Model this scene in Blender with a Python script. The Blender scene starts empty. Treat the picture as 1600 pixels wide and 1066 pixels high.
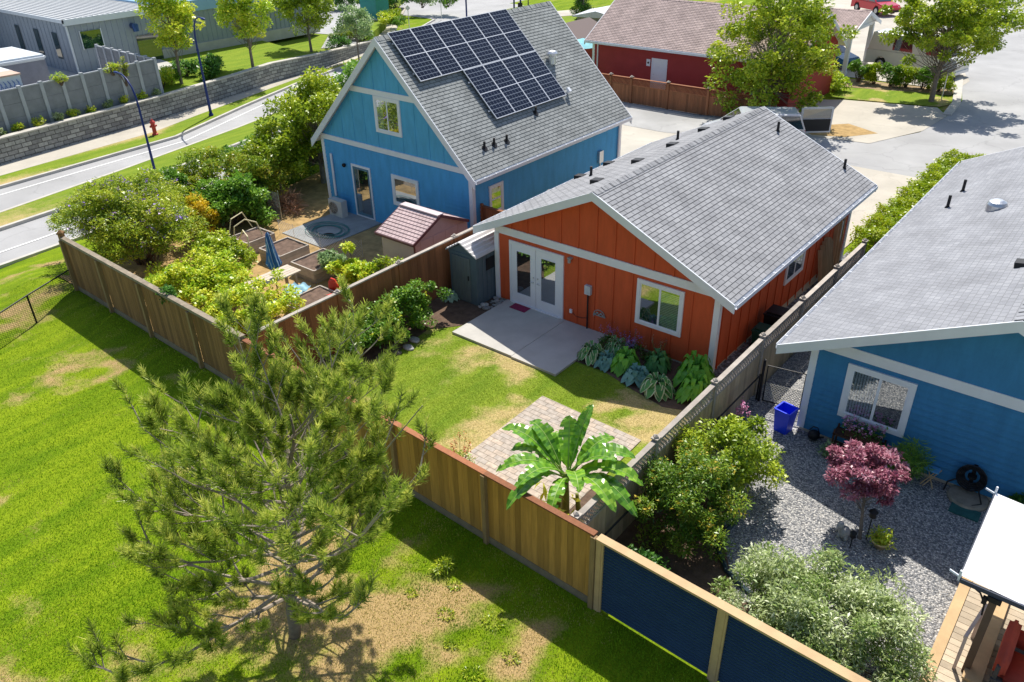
import bpy, bmesh, math, random
import numpy as np
from math import sin, cos, pi, radians, sqrt
from mathutils import Vector, Matrix
S = bpy.context.scene
C = S.collection
# ------------------------------------------------------------------ camera, world, sun, exposure
cyaw, cpit, croll, FPX = -0.6905, 0.532, -0.0219, 1251.0
cam = bpy.data.cameras.new('camera'); co = bpy.data.objects.new('camera', cam); C.objects.link(co); S.camera = co
Fv = Vector((sin(cyaw)*cos(cpit), cos(cyaw)*cos(cpit), -sin(cpit))); Rv = Vector((cos(cyaw), -sin(cyaw), 0)); Uv = Rv.cross(Fv)
R2 = Rv*cos(croll)+Uv*sin(croll); U2 = -Rv*sin(croll)+Uv*cos(croll)
co.matrix_world = Matrix(((R2.x, U2.x, -Fv.x, 14.87), (R2.y, U2.y, -Fv.y, -17.365), (R2.z, U2.z, -Fv.z, 11.839), (0, 0, 0, 1)))
cam.sensor_width = 36; cam.lens = 36*FPX/1600; cam.clip_end = 1500; cam.clip_start = .1
W = bpy.data.worlds.new('World'); S.world = W; W.use_nodes = True
SUN = Vector((-.33, .60, 1)).normalized()
el = math.asin(SUN.z); az = math.atan2(SUN.x, SUN.y)
sk = W.node_tree.nodes.new('ShaderNodeTexSky'); sk.sky_type = 'NISHITA'; sk.sun_disc = False
sk.sun_elevation = el; sk.sun_rotation = az
bg = W.node_tree.nodes['Background']; bg.inputs['Strength'].default_value = .115
W.node_tree.links.new(sk.outputs[0], bg.inputs['Color'])
sl = bpy.data.lights.new('sun', 'SUN'); sl.energy = 4.8; sl.angle = radians(.5); sl.color = (1, .95, .86)
so = bpy.data.objects.new('sun', sl); C.objects.link(so); so.rotation_euler = SUN.to_track_quat('Z', 'Y').to_euler()
S.view_settings.view_transform = 'Standard'; S.view_settings.look = 'None'; S.view_settings.gamma = 1; S.view_settings.exposure = .34

# ------------------------------------------------------------------ materials
MT = {}
def nodes(name):
    m = bpy.data.materials.new(name); m.use_nodes = True; nt = m.node_tree
    return m, nt, nt.nodes['Principled BSDF'], (lambda t, **k: mknode(nt, t, k)), nt.links.new
def mknode(nt, t, k):
    n = nt.nodes.new(t)
    for a, b in k.items():
        if a[0] == '_': n.inputs[a[1:]].default_value = b
        else: setattr(n, a, b)
    return n
def c4(c, f=1): return (min(c[0]*f, 1), min(c[1]*f, 1), min(c[2]*f, 1), 1)
def mat(name, c, rough=.75, var=.15, sc=3, bump=0, bsc=60, tint=0, metal=0, c2=None, spec=.3, stretch=None, coat=0):
    if name in MT: return MT[name]
    m, nt, P, N, L = nodes(name); MT[name] = m
    tc = N('ShaderNodeTexCoord'); src = tc.outputs['Object']
    if stretch:
        mp = N('ShaderNodeMapping'); mp.inputs['Scale'].default_value = stretch; L(src, mp.inputs[0]); src = mp.outputs[0]
    nz = N('ShaderNodeTexNoise', _Scale=sc, _Detail=6, _Roughness=.65); L(src, nz.inputs['Vector'])
    mr = N('ShaderNodeMapRange'); mr.inputs[1].default_value = .3; mr.inputs[2].default_value = .7; L(nz.outputs[0], mr.inputs[0])
    mx = N('ShaderNodeMix', data_type='RGBA'); mx.inputs[6].default_value = c4(c, 1-var); mx.inputs[7].default_value = c4(c2) if c2 else c4(c, 1+var)
    L(mr.outputs[0], mx.inputs[0]); out = mx.outputs[2]
    if tint:
        at = N('ShaderNodeAttribute', attribute_name='tint'); m2 = N('ShaderNodeMapRange'); m2.inputs[3].default_value = 1-tint; m2.inputs[4].default_value = 1+tint
        L(at.outputs['Fac'], m2.inputs[0]); vm = N('ShaderNodeVectorMath', operation='SCALE'); L(out, vm.inputs[0]); L(m2.outputs[0], vm.inputs['Scale']); out = vm.outputs[0]
    L(out, P.inputs['Base Color']); P.inputs['Roughness'].default_value = rough; P.inputs['Metallic'].default_value = metal
    P.inputs['Specular IOR Level'].default_value = spec; P.inputs['Coat Weight'].default_value = coat
    if bump:
        nb = N('ShaderNodeTexNoise', _Scale=bsc, _Detail=4); L(src, nb.inputs['Vector'])
        b = N('ShaderNodeBump', _Strength=bump, _Distance=.01); L(nb.outputs[0], b.inputs['Height']); L(b.outputs[0], P.inputs['Normal'])
    return m
def cracked(m, amt=.86, sc=.22):
    nt = m.node_tree; P = nt.nodes['Principled BSDF']; src = P.inputs['Base Color'].links[0].from_socket; N = lambda t, **k: mknode(nt, t, k); L = nt.links.new
    g = N('ShaderNodeNewGeometry'); nz = N('ShaderNodeTexNoise', _Scale=1.2, _Detail=5); L(g.outputs['Position'], nz.inputs['Vector']); ad = N('ShaderNodeVectorMath', operation='MULTIPLY_ADD'); L(nz.outputs['Color'], ad.inputs[0]); ad.inputs[1].default_value = (1.6, 1.6, 0); L(g.outputs['Position'], ad.inputs[2])
    v = N('ShaderNodeTexVoronoi', feature='DISTANCE_TO_EDGE', _Scale=sc); L(ad.outputs[0], v.inputs['Vector']); mr = N('ShaderNodeMapRange'); mr.inputs[1].default_value = .0; mr.inputs[2].default_value = .012; mr.inputs[3].default_value = amt; mr.inputs[4].default_value = 1; L(v.outputs['Distance'], mr.inputs[0])
    n2 = N('ShaderNodeTexNoise', _Scale=.35, _Detail=4); L(g.outputs['Position'], n2.inputs['Vector']); m2 = N('ShaderNodeMapRange'); m2.inputs[1].default_value = .35; m2.inputs[2].default_value = .65; m2.inputs[3].default_value = .88; m2.inputs[4].default_value = 1.06; L(n2.outputs[0], m2.inputs[0])
    mu = N('ShaderNodeMath', operation='MULTIPLY'); L(mr.outputs[0], mu.inputs[0]); L(m2.outputs[0], mu.inputs[1]); vm = N('ShaderNodeVectorMath', operation='SCALE'); L(src, vm.inputs[0]); L(mu.outputs[0], vm.inputs['Scale']); L(vm.outputs[0], P.inputs['Base Color'])
def leafmat(name, cols, trans=.3, rough=.38, spec=.5):
    m, nt, P, N, L = nodes(name); MT[name] = m; cols = [tuple(v*(2.1 if max(c) < .35 else 1.2) for v in c) for c in cols]
    at = N('ShaderNodeAttribute', attribute_name='tint'); cr = N('ShaderNodeValToRGB'); L(at.outputs['Fac'], cr.inputs[0])
    e = cr.color_ramp.elements
    for i, c in enumerate(cols):
        p = i/(len(cols)-1)
        if i < 2: e[i].position = p; e[i].color = c4(c)
        else: q = e.new(p); q.color = c4(c)
    if len(cols) > 2:
        e[0].position = 0
        # elements may be re-sorted: rebuild explicitly
        while len(e) > 1: e.remove(e[-1])
        e[0].position = 0; e[0].color = c4(cols[0])
        for i, c in enumerate(cols[1:], 1): q = e.new(i/(len(cols)-1)); q.color = c4(c)
    tr = N('ShaderNodeBsdfTranslucent'); mx = N('ShaderNodeMixShader'); mx.inputs[0].default_value = trans
    L(cr.outputs[0], P.inputs['Base Color']); L(cr.outputs[0], tr.inputs['Color']); P.inputs['Roughness'].default_value = rough; P.inputs['Specular IOR Level'].default_value = spec
    L(P.outputs[0], mx.inputs[1]); L(tr.outputs[0], mx.inputs[2]); L(mx.outputs[0], nt.nodes['Material Output'].inputs[0])
    return m
def shingles(name, c1, c2, mortar, bw=.30, bh=.14):
    m, nt, P, N, L = nodes(name); MT[name] = m
    uv = N('ShaderNodeUVMap'); br = N('ShaderNodeTexBrick'); L(uv.outputs[0], br.inputs['Vector'])
    br.inputs['Color1'].default_value = c4(c1); br.inputs['Color2'].default_value = c4(c2); br.inputs['Mortar'].default_value = c4(mortar)
    br.inputs['Scale'].default_value = 1; br.inputs['Brick Width'].default_value = bw; br.inputs['Row Height'].default_value = bh; br.inputs['Mortar Size'].default_value = .014; br.inputs['Mortar Smooth'].default_value = .15
    nz = N('ShaderNodeTexNoise', _Scale=1.1, _Detail=5); L(uv.outputs[0], nz.inputs['Vector'])
    n2 = N('ShaderNodeTexNoise', _Scale=70, _Detail=2); L(uv.outputs[0], n2.inputs['Vector'])
    mr = N('ShaderNodeMapRange'); mr.inputs[1].default_value = .3; mr.inputs[2].default_value = .7; mr.inputs[3].default_value = .84; mr.inputs[4].default_value = 1.14; L(nz.outputs[0], mr.inputs[0])
    m2 = N('ShaderNodeMapRange'); m2.inputs[1].default_value = .3; m2.inputs[2].default_value = .7; m2.inputs[3].default_value = .85; m2.inputs[4].default_value = 1.15; L(n2.outputs[0], m2.inputs[0])
    mu = N('ShaderNodeMath', operation='MULTIPLY'); L(mr.outputs[0], mu.inputs[0]); L(m2.outputs[0], mu.inputs[1])
    vm = N('ShaderNodeVectorMath', operation='SCALE'); L(br.outputs[0], vm.inputs[0]); L(mu.outputs[0], vm.inputs['Scale']); L(vm.outputs[0], P.inputs['Base Color'])
    P.inputs['Roughness'].default_value = .9; P.inputs['Specular IOR Level'].default_value = .15
    b = N('ShaderNodeBump', _Strength=.5, _Distance=.006); L(n2.outputs[0], b.inputs['Height']); L(b.outputs[0], P.inputs['Normal'])
    return m
def bricks(name, c1, c2, mortar, bw, bh, ms=.008, coord='pos', off=.5):
    m, nt, P, N, L = nodes(name); MT[name] = m
    uv = N('ShaderNodeUVMap') if coord == 'uv' else N('ShaderNodeTexCoord'); br = N('ShaderNodeTexBrick', offset=off)
    L(uv.outputs[0] if coord == 'uv' else uv.outputs['Object'], br.inputs['Vector'])
    br.inputs['Color1'].default_value = c4(c1); br.inputs['Color2'].default_value = c4(c2); br.inputs['Mortar'].default_value = c4(mortar)
    br.inputs['Scale'].default_value = 1; br.inputs['Brick Width'].default_value = bw; br.inputs['Row Height'].default_value = bh; br.inputs['Mortar Size'].default_value = ms
    nz = N('ShaderNodeTexNoise', _Scale=7, _Detail=6); L(br.inputs['Vector'].links[0].from_socket, nz.inputs['Vector'])
    mr = N('ShaderNodeMapRange'); mr.inputs[1].default_value = .3; mr.inputs[2].default_value = .7; mr.inputs[3].default_value = .75; mr.inputs[4].default_value = 1.2; L(nz.outputs[0], mr.inputs[0])
    vm = N('ShaderNodeVectorMath', operation='SCALE'); L(br.outputs[0], vm.inputs[0]); L(mr.outputs[0], vm.inputs['Scale']); L(vm.outputs[0], P.inputs['Base Color'])
    P.inputs['Roughness'].default_value = .9
    b = N('ShaderNodeBump', _Strength=.6, _Distance=.02); L(br.outputs['Fac'], b.inputs['Height']); b.invert = True; L(b.outputs[0], P.inputs['Normal'])
    return m
def glass(name, c=(.02, .025, .03), rough=.03):
    m, nt, P, N, L = nodes(name); MT[name] = m
    P.inputs['Base Color'].default_value = c4(c); P.inputs['Roughness'].default_value = rough; P.inputs['Specular IOR Level'].default_value = 1.0; P.inputs['IOR'].default_value = 1.9
    return m
def gravelmat(name, cols, sc=16):
    m, nt, P, N, L = nodes(name); MT[name] = m
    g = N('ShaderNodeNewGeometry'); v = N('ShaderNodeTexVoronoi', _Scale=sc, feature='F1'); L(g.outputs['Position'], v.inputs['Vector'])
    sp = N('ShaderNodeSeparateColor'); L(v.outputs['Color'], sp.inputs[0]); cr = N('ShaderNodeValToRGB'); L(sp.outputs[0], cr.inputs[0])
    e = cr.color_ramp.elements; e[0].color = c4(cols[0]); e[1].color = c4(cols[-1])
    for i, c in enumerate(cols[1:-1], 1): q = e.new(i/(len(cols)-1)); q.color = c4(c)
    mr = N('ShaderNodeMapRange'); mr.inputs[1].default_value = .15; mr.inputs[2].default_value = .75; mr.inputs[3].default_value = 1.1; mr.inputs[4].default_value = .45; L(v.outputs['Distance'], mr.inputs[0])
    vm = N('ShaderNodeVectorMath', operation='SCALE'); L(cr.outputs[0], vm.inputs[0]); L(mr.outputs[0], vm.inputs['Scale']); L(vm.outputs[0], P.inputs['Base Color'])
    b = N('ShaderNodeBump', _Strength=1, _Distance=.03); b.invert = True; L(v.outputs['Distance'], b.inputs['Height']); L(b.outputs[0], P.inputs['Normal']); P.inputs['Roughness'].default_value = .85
    return m
def lawnmat(name, g1, g2, dry, thr=.5):
    m, nt, P, N, L = nodes(name); MT[name] = m
    g = N('ShaderNodeNewGeometry'); at = N('ShaderNodeAttribute', attribute_name='dry')
    n1 = N('ShaderNodeTexNoise', _Scale=2.2, _Detail=9, _Roughness=.75); L(g.outputs['Position'], n1.inputs['Vector'])
    mp = N('ShaderNodeMapping'); mp.inputs['Rotation'].default_value = (0, 0, -.2); mp.inputs['Scale'].default_value = (1.7, .28, 1); L(g.outputs['Position'], mp.inputs[0])
    n3 = N('ShaderNodeTexNoise', _Scale=1.5, _Detail=4); L(mp.outputs[0], n3.inputs['Vector'])
    n2 = N('ShaderNodeTexNoise', _Scale=25, _Detail=4, _Roughness=.7); L(g.outputs['Position'], n2.inputs['Vector'])
    ad = N('ShaderNodeMath', operation='MULTIPLY_ADD'); L(n1.outputs[0], ad.inputs[0]); ad.inputs[1].default_value = 2.0; L(at.outputs['Fac'], ad.inputs[2])
    ad2 = N('ShaderNodeMath', operation='MULTIPLY_ADD'); L(n2.outputs[0], ad2.inputs[0]); ad2.inputs[1].default_value = .5; L(ad.outputs[0], ad2.inputs[2])
    mr = N('ShaderNodeMapRange'); mr.inputs[1].default_value = 1.5+thr*.3; mr.inputs[2].default_value = 2.2+thr*.3; L(ad2.outputs[0], mr.inputs[0])
    mg = N('ShaderNodeMix', data_type='RGBA'); mg.inputs[6].default_value = c4(g1); mg.inputs[7].default_value = c4(g2)
    m3 = N('ShaderNodeMapRange'); m3.inputs[1].default_value = .35; m3.inputs[2].default_value = .65; L(n3.outputs[0], m3.inputs[0]); L(m3.outputs[0], mg.inputs[0])
    mx = N('ShaderNodeMix', data_type='RGBA'); L(mr.outputs[0], mx.inputs[0]); L(mg.outputs[2], mx.inputs[6]); mx.inputs[7].default_value = c4(dry)
    m4 = N('ShaderNodeMapRange'); m4.inputs[1].default_value = .3; m4.inputs[2].default_value = .7; m4.inputs[3].default_value = .6; m4.inputs[4].default_value = 1.3; L(n2.outputs[0], m4.inputs[0])
    vm = N('ShaderNodeVectorMath', operation='SCALE'); L(mx.outputs[2], vm.inputs[0]); L(m4.outputs[0], vm.inputs['Scale']); L(vm.outputs[0], P.inputs['Base Color'])
    P.inputs['Roughness'].default_value = .95; P.inputs['Specular IOR Level'].default_value = .1
    b = N('ShaderNodeBump', _Strength=.8, _Distance=.03); L(n2.outputs[0], b.inputs['Height']); L(b.outputs[0], P.inputs['Normal'])
    return m
TRIM = mat('white_paint', (.78, .80, .84), .5, .05, 2)
TRIMT = mat('white_paint_roof_edge', (.72, .74, .78), .5, .05, 2)
ORANGE = mat('orange_board_siding', (.58, .100, .033), .7, .13, 2, .15, 80, stretch=(2.5, 2.5, .5))
BLUE = mat('blue_lap_siding', (.08, .36, .66), .65, .13, 2, .1, 60, stretch=(2, 2, .5))
BLUE2 = mat('turquoise_board_siding', (.095, .40, .66), .65, .13, 2, .1, 60, stretch=(2, 2, .5))
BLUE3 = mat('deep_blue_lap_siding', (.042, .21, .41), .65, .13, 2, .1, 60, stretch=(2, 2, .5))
RED = mat('barn_red_siding', (.36, .045, .042), .7, .10, 1.2)
R_OR = shingles('grey_shingles', (.345, .347, .36), (.28, .283, .297), (.14, .143, .15))
R_BL = shingles('greenish_grey_shingles', (.335, .348, .342), (.265, .278, .275), (.12, .13, .13))
R_RT = shingles('light_grey_shingles', (.325, .332, .355), (.272, .28, .302), (.215, .22, .235), .19)
R_RD = shingles('tan_shingles', (.54, .42, .385), (.43, .335, .31), (.20, .16, .15))
R_PK = shingles('pink_shed_tiles', (.62, .48, .47), (.54, .41, .40), (.34, .24, .24), .16, .13)
CONC = mat('concrete', (.50, .48, .44), .85, .12, 1.2, .2, 120)
CONCB = mat('bright_concrete', (.50, .46, .39), .85, .08, .6, .2, 60)
FOUND = mat('foundation_concrete', (.55, .48, .38), .9, .12, 3)
ASPH = mat('asphalt', (.40, .395, .385), .9, .09, .35, .4, 90)
ASPHR = mat('bright_asphalt', (.40, .397, .395), .9, .09, .25, .4, 90)
cracked(ASPH); cracked(ASPHR); cracked(CONCB, .88, .3)
KERB = mat('kerb_concrete', (.52, .49, .44), .85, .12, 2)
SOIL = mat('soil', (.13, .085, .06), 1, .35, 5, 1, 30)
DIRT = mat('dry_dirt', (.34, .24, .14), 1, .3, 1.5, .8, 30, c2=(.42, .31, .17))
STRAW = mat('dry_straw_ground', (.42, .28, .12), 1, .3, 3, .8, 40)
CEDAR = mat('cedar_boards', (.43, .235, .06), .75, .18, 2, .2, 50, tint=.28, stretch=(8, 8, .7))
CEDARR = mat('reddish_cedar_boards', (.30, .115, .05), .75, .18, 2, .2, 50, tint=.25, stretch=(8, 8, .7))
BROWNF = mat('weathered_brown_boards', (.25, .135, .055), .8, .25, 2, .3, 50, tint=.25, stretch=(8, 8, .7))
POSTW = mat('pale_brown_post', (.30, .20, .10), .8, .2, 3, .2, 50, stretch=(6, 6, .8))
GREYW = mat('weathered_grey_wood', (.42, .37, .32), .85, .2, 3, .3, 50, tint=.2)
TANW = mat('pale_tan_boards', (.45, .35, .22), .8, .18, 2, .2, 50, tint=.2, stretch=(6, 6, .7))
DECKW = mat('deck_boards', (.50, .41, .30), .8, .15, 3, .3, 40, tint=.22)
LUMB = mat('fresh_lumber', (.54, .37, .20), .75, .15, 2, .2, 50)
NAVY = mat('navy_corrugated_sheet', (.034, .075, .135), .55, .12, 1)
BARK = mat('grey_bark', (.22, .18, .15), .95, .3, 8, .8, 30)
BARKD = mat('brown_bark', (.13, .09, .065), .95, .3, 8, .8, 30)
BLK = mat('black_plastic', (.015, .015, .018), .5, .1)
IRON = mat('black_metal', (.02, .02, .022), .5, .1, metal=.3)
PVC = mat('white_vinyl', (.80, .82, .86), .4, .03)
GLS = glass('window_glass'); GLSG = glass('dark_green_glass', (.01, .03, .03))
STEEL = mat('galvanised_steel', (.6, .62, .65), .35, .05, metal=.8)
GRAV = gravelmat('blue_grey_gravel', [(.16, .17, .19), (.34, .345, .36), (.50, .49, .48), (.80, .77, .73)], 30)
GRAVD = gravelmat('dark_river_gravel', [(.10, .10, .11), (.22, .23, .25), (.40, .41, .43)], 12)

# ------------------------------------------------------------------ mesh builder
class MB:
    def __init__(s): s.v = []; s.n = 0; s.f = []; s.m = []; s.t = []; s.uv = []; s.hasuv = False
    def add(s, vs, fs, mi=0, t=None, uv=None):
        o = s.n; s.v.extend([tuple(x) for x in vs]); s.n += len(vs)
        if t is None: t = random.random()
        for i, f in enumerate(fs):
            s.f.append([o+k for k in f]); s.m.append(mi); s.t.append(t)
            if uv is not None: s.hasuv = True; s.uv.append([uv[k] for k in f])
            else: s.uv.append([(0, 0)]*len(f))
        return s
    def box(s, x0, x1, y0, y1, z0, z1, mi=0, t=None):
        return s.add([(x0,y0,z0),(x1,y0,z0),(x1,y1,z0),(x0,y1,z0),(x0,y0,z1),(x1,y0,z1),(x1,y1,z1),(x0,y1,z1)],
            [(3,2,1,0),(4,5,6,7),(0,1,5,4),(1,2,6,5),(2,3,7,6),(3,0,4,7)], mi, t)
    def beam(s, p, q, w, h, up=(0,0,1), mi=0, t=None):
        p = Vector(p); q = Vector(q); d = (q-p).normalized(); up = Vector(up)
        sd = d.cross(up)
        if sd.length < 1e-4: sd = d.cross(Vector((1,0,0)))
        sd.normalize(); u = sd.cross(d).normalized(); a = sd*w/2; b = u*h/2
        vs = [p-a-b, p+a-b, p+a+b, p-a+b, q-a-b, q+a-b, q+a+b, q-a+b]
        return s.add(vs, [(0,3,2,1),(4,5,6,7),(0,1,5,4),(1,2,6,5),(2,3,7,6),(3,0,4,7)], mi, t)
    def prism(s, poly, vec, mi=0, t=None):
        n = len(poly); vec = Vector(vec); a = [Vector(p) for p in poly]; b = [p+vec for p in a]
        nn = Vector((0,0,0))
        for i in range(n): nn += a[i].cross(a[(i+1) % n])
        if nn.dot(vec) > 0: a, b = b, a
        # a now has normal pointing away from b
        f = [tuple(range(n)), tuple(range(2*n-1, n-1, -1))]+[(i, i+n, (i+1) % n+n, (i+1) % n) for i in range(n)]
        return s.add(a+b, f, mi, t)
    def tube(s, pts, r, n=8, mi=0, t=None, cap=True):
        pts = [Vector(p) for p in pts]; k = len(pts); r = r if hasattr(r, '__len__') else [r]*k; vs = []
        ref = None
        for i, p in enumerate(pts):
            d = (pts[min(i+1, k-1)]-pts[max(i-1, 0)]).normalized()
            if ref is None: ref = d.cross(Vector((0,0,1))); ref = ref if ref.length > .05 else d.cross(Vector((1,0,0)))
            a = (ref-d*ref.dot(d)).normalized(); b = d.cross(a); ref = a
            for j in range(n): th = 2*pi*j/n; vs.append(p+(a*cos(th)+b*sin(th))*r[i])
        f = [(i*n+j, i*n+(j+1) % n, (i+1)*n+(j+1) % n, (i+1)*n+j) for i in range(k-1) for j in range(n)]
        if cap: f += [tuple(range(n-1, -1, -1)), tuple(range((k-1)*n, k*n))]
        return s.add(vs, f, mi, t)
    def cyl(s, x, y, z0, z1, r, n=16, r2=None, mi=0): return s.tube([(x,y,z0),(x,y,z1)], [r, r if r2 is None else r2], n, mi)
    def lathe(s, x, y, prof, n=20, mi=0):
        vs = [(x+r*cos(2*pi*j/n), y+r*sin(2*pi*j/n), z) for r, z in prof for j in range(n)]; k = len(prof)
        f = [(i*n+j, i*n+(j+1) % n, (i+1)*n+(j+1) % n, (i+1)*n+j) for i in range(k-1) for j in range(n)]
        f += [tuple(range(n-1, -1, -1)), tuple(range((k-1)*n, k*n))]
        return s.add(vs, f, mi)
    def blob(s, c, r, n=8, seed=0, rough=.25, mi=0):
        rg = random.Random(seed); ph = [rg.uniform(0, 6) for _ in range(6)]; vs = []; r = r if hasattr(r, '__len__') else (r, r, r)
        for i in range(n+1):
            th = pi*i/n
            for j in range(2*n):
                p = pi*j/n; k = 1+rough*(.5*sin(2*p+ph[0])*sin(th)+.4*sin(3*th+ph[1])+.3*sin(4*p+ph[2])*sin(2*th+ph[3]))
                vs.append((c[0]+r[0]*k*sin(th)*cos(p), c[1]+r[1]*k*sin(th)*sin(p), c[2]+r[2]*k*cos(th)))
        m = 2*n
        return s.add(vs, [(i*m+j, (i+1)*m+j, (i+1)*m+(j+1) % m, i*m+(j+1) % m) for i in range(n) for j in range(m)], mi)
def root_of(o):
    while o.parent: o = o.parent
    return o
def mkmesh(name, v, f, mats, tint, smooth, mi=None, uv=None):
    me = bpy.data.meshes.new(name)
    if isinstance(f, np.ndarray):
        k = f.shape[1]; me.vertices.add(len(v)); me.vertices.foreach_set('co', v.astype(np.float32).ravel())
        me.loops.add(f.size); me.loops.foreach_set('vertex_index', f.astype(np.int32).ravel())
        me.polygons.add(len(f)); me.polygons.foreach_set('loop_start', np.arange(0, f.size, k, dtype=np.int32)); me.polygons.foreach_set('loop_total', np.full(len(f), k, np.int32))
        me.update(calc_edges=True)
    else: me.from_pydata(v, [], f); me.update()
    for m in mats: me.materials.append(m)
    if tint is not None:
        a = me.attributes.new('tint', 'FLOAT', 'FACE'); a.data.foreach_set('value', np.asarray(tint, np.float32))
    if mi is not None: me.polygons.foreach_set('material_index', np.asarray(mi, np.int32))
    if uv is not None:
        l = me.uv_layers.new(name='UVMap'); l.data.foreach_set('uv', np.asarray(uv, np.float32).ravel())
    if smooth: me.polygons.foreach_set('use_smooth', np.ones(len(me.polygons), bool))
    return me
def build(name, mb, mats, parent=None, world=True, smooth=False, origin=None):
    mats = mats if isinstance(mats, (list, tuple)) else [mats]
    v = np.array(mb.v, float)
    if parent is not None: off = np.array(root_of(parent).location) if world else np.zeros(3)
    else:
        off = np.array(origin) if origin is not None else np.array([(v[:,0].min()+v[:,0].max())/2, (v[:,1].min()+v[:,1].max())/2, v[:,2].min()])
    me = mkmesh(name, [tuple(p) for p in v-off], mb.f, mats, mb.t, smooth, mb.m, [q for fu in mb.uv for q in fu] if mb.hasuv else None)
    o = bpy.data.objects.new(name, me); C.objects.link(o)
    if parent is not None: o.parent = parent
    else: o.location = off
    return o
def tag(o, label=None, cat=None, group=None, kind=None):
    for k, x in (('label', label), ('category', cat), ('group', group), ('kind', kind)):
        if x: o[k] = x
    return o
def thing(name, label, cat, loc=(0,0,0), rz=0, group=None):
    o = bpy.data.objects.new(name, None); C.objects.link(o); o.location = loc; o.rotation_euler = (0, 0, rz); o.empty_display_size = .2
    return tag(o, label, cat, group)
def struct(name, mb, m, **k): return tag(build(name, mb, m, **k), kind='structure')
def dup(o, parent=None):
    c = o.copy(); C.objects.link(c); c.parent = parent
    for ch in list(o.children): dup(ch, c)
    return c
def place(o, loc, rz=0, sc=1, label=None):
    o.location = loc; o.rotation_euler = (0, 0, rz); o.scale = (sc, sc, sc) if not hasattr(sc, '__len__') else sc
    if label: o['label'] = label
    return o

# ------------------------------------------------------------------ terrain
def sst(a, b, x): t = np.clip((x-a)/(b-a), 0, 1); return t*t*(3-2*t)
KX = ([-60, -8.4, -6, 0, 8, 16, 26, 60], [-15, -17.7, -17.9, -18.6, -20.4, -23.5, -27.5, -45])   # near kerb x by y
def xk(y): return np.interp(y, KX[0], KX[1])
def h(x, y):
    x = np.asarray(x, float); y = np.asarray(y, float)
    a = -.35*sst(1, 11, y)*sst(-3, -1.5, x)
    b = -.42*sst(-1.6, -6, x)*sst(-8.15, -6.9, y)
    c = -.25*sst(-8.25, -10, y)*sst(3.5, -3, x)
    d = np.minimum(np.minimum(a, b), c)
    d = np.where(x < -1.6, np.minimum(d, -.35*sst(10, 13, y)), d)
    t = sst(xk(y)+4.5, xk(y)+.8, x)
    e = d*(1-t)+(-.66)*t
    u = sst(xk(y)+.5, xk(y)+.1, x)
    return e*(1-u)+(-.82)*u
def hh(x, y): return float(h(x, y))
def build_ground():
    xs = np.concatenate([[-600, -300, -150, -90, -70], np.arange(-60, 26, .5), [26, 30, 40, 60, 100, 200, 500]])
    ys = np.concatenate([[-300, -150, -80, -50, -35], np.arange(-26, 40, .5), np.arange(40, 90, 5), [90, 120, 200, 400, 800]])
    X, Y = np.meshgrid(xs, ys); Z = h(X, Y); v = np.stack([X, Y, Z], -1).reshape(-1, 3); nx = len(xs); ny = len(ys)
    i, j = np.meshgrid(np.arange(nx-1), np.arange(ny-1)); k = (j*nx+i).ravel(); f = np.stack([k, k+1, k+nx+1, k+nx], 1)
    me = mkmesh('ground', v, f, [MT['field_lawn']], None, True)
    a = me.attributes.new('dry', 'FLOAT', 'POINT'); a.data.foreach_set('value', dryness(v[:,0], v[:,1]).astype(np.float32))
    o = bpy.data.objects.new('ground', me); C.objects.link(o); tag(o, kind='structure')
DRY = [(-1.4,-11.9,1.1,.9),(-.85,-14.5,1.3,.8),(1.9,-15.9,1.3,.5),(3.6,-11.4,1.2,.9),(7.05,-11.3,1.6,1.1),(8.3,-9.9,1.0,.9),(6.9,-10.2,1.1,1.0),(7.3,-12.6,1.6,1.0),(9.6,-11.0,1.1,.9),
    (4.6,-10.6,1.1,.8),(5.3,-12.2,1.4,1.1),(-14,-9,1.6,1.0),(-12.3,-9.6,1.2,.9),(3.1,-4.7,1.0,-.1),(3.0,-2.9,.7,.5),(1.6,-3.0,.8,.4),(-.2,-3.3,.6,.9),(6.3,-3.2,.7,.35),(4.3,-6.4,.9,.8),(7.3,-3.1,.6,.4),(5.0,-3.3,.6,.5),(-3,-12.8,1.6,-.3),(-6,-10.6,2,-.4),(1,-10.2,2,-.2)]
def vnoise(x, y, sc, seed=0):
    rg = np.random.default_rng(seed); T = rg.uniform(0, 1, (64, 64)); X = np.asarray(x)*sc+1000; Y = np.asarray(y)*sc+1000; xi = np.floor(X).astype(int); yi = np.floor(Y).astype(int); fx = X-xi; fy_ = Y-yi; fx = fx*fx*(3-2*fx); fy_ = fy_*fy_*(3-2*fy_)
    g = lambda a, b: T[a % 64, b % 64]
    return (g(xi,yi)*(1-fx)+g(xi+1,yi)*fx)*(1-fy_)+(g(xi,yi+1)*(1-fx)+g(xi+1,yi+1)*fx)*fy_
def dryness(x, y):
    f1 = vnoise(x*1.0+.25*y, y*.45, .9, 1); f2 = vnoise(x*1.1, y*.6, 2.1, 2); f3 = vnoise(x, y, 4.3, 3)
    d = 1.7*(f1-.5)+1.3*(f2-.5)+1.3*(f3-.5)+.14
    for cx, cy, r, w in DRY: d = d+(.50 if cy < -8.3 else .9)*w*np.exp(-((x-cx)**2+(y-cy)**2)/(r*r))
    return d
lawnmat('field_lawn', (.13, .22, .006), (.225, .31, .010), (.44, .31, .14))
lawnmat('yard_lawn', (.16, .25, .022), (.235, .31, .03), (.50, .39, .17), .15)
build_ground()
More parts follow.
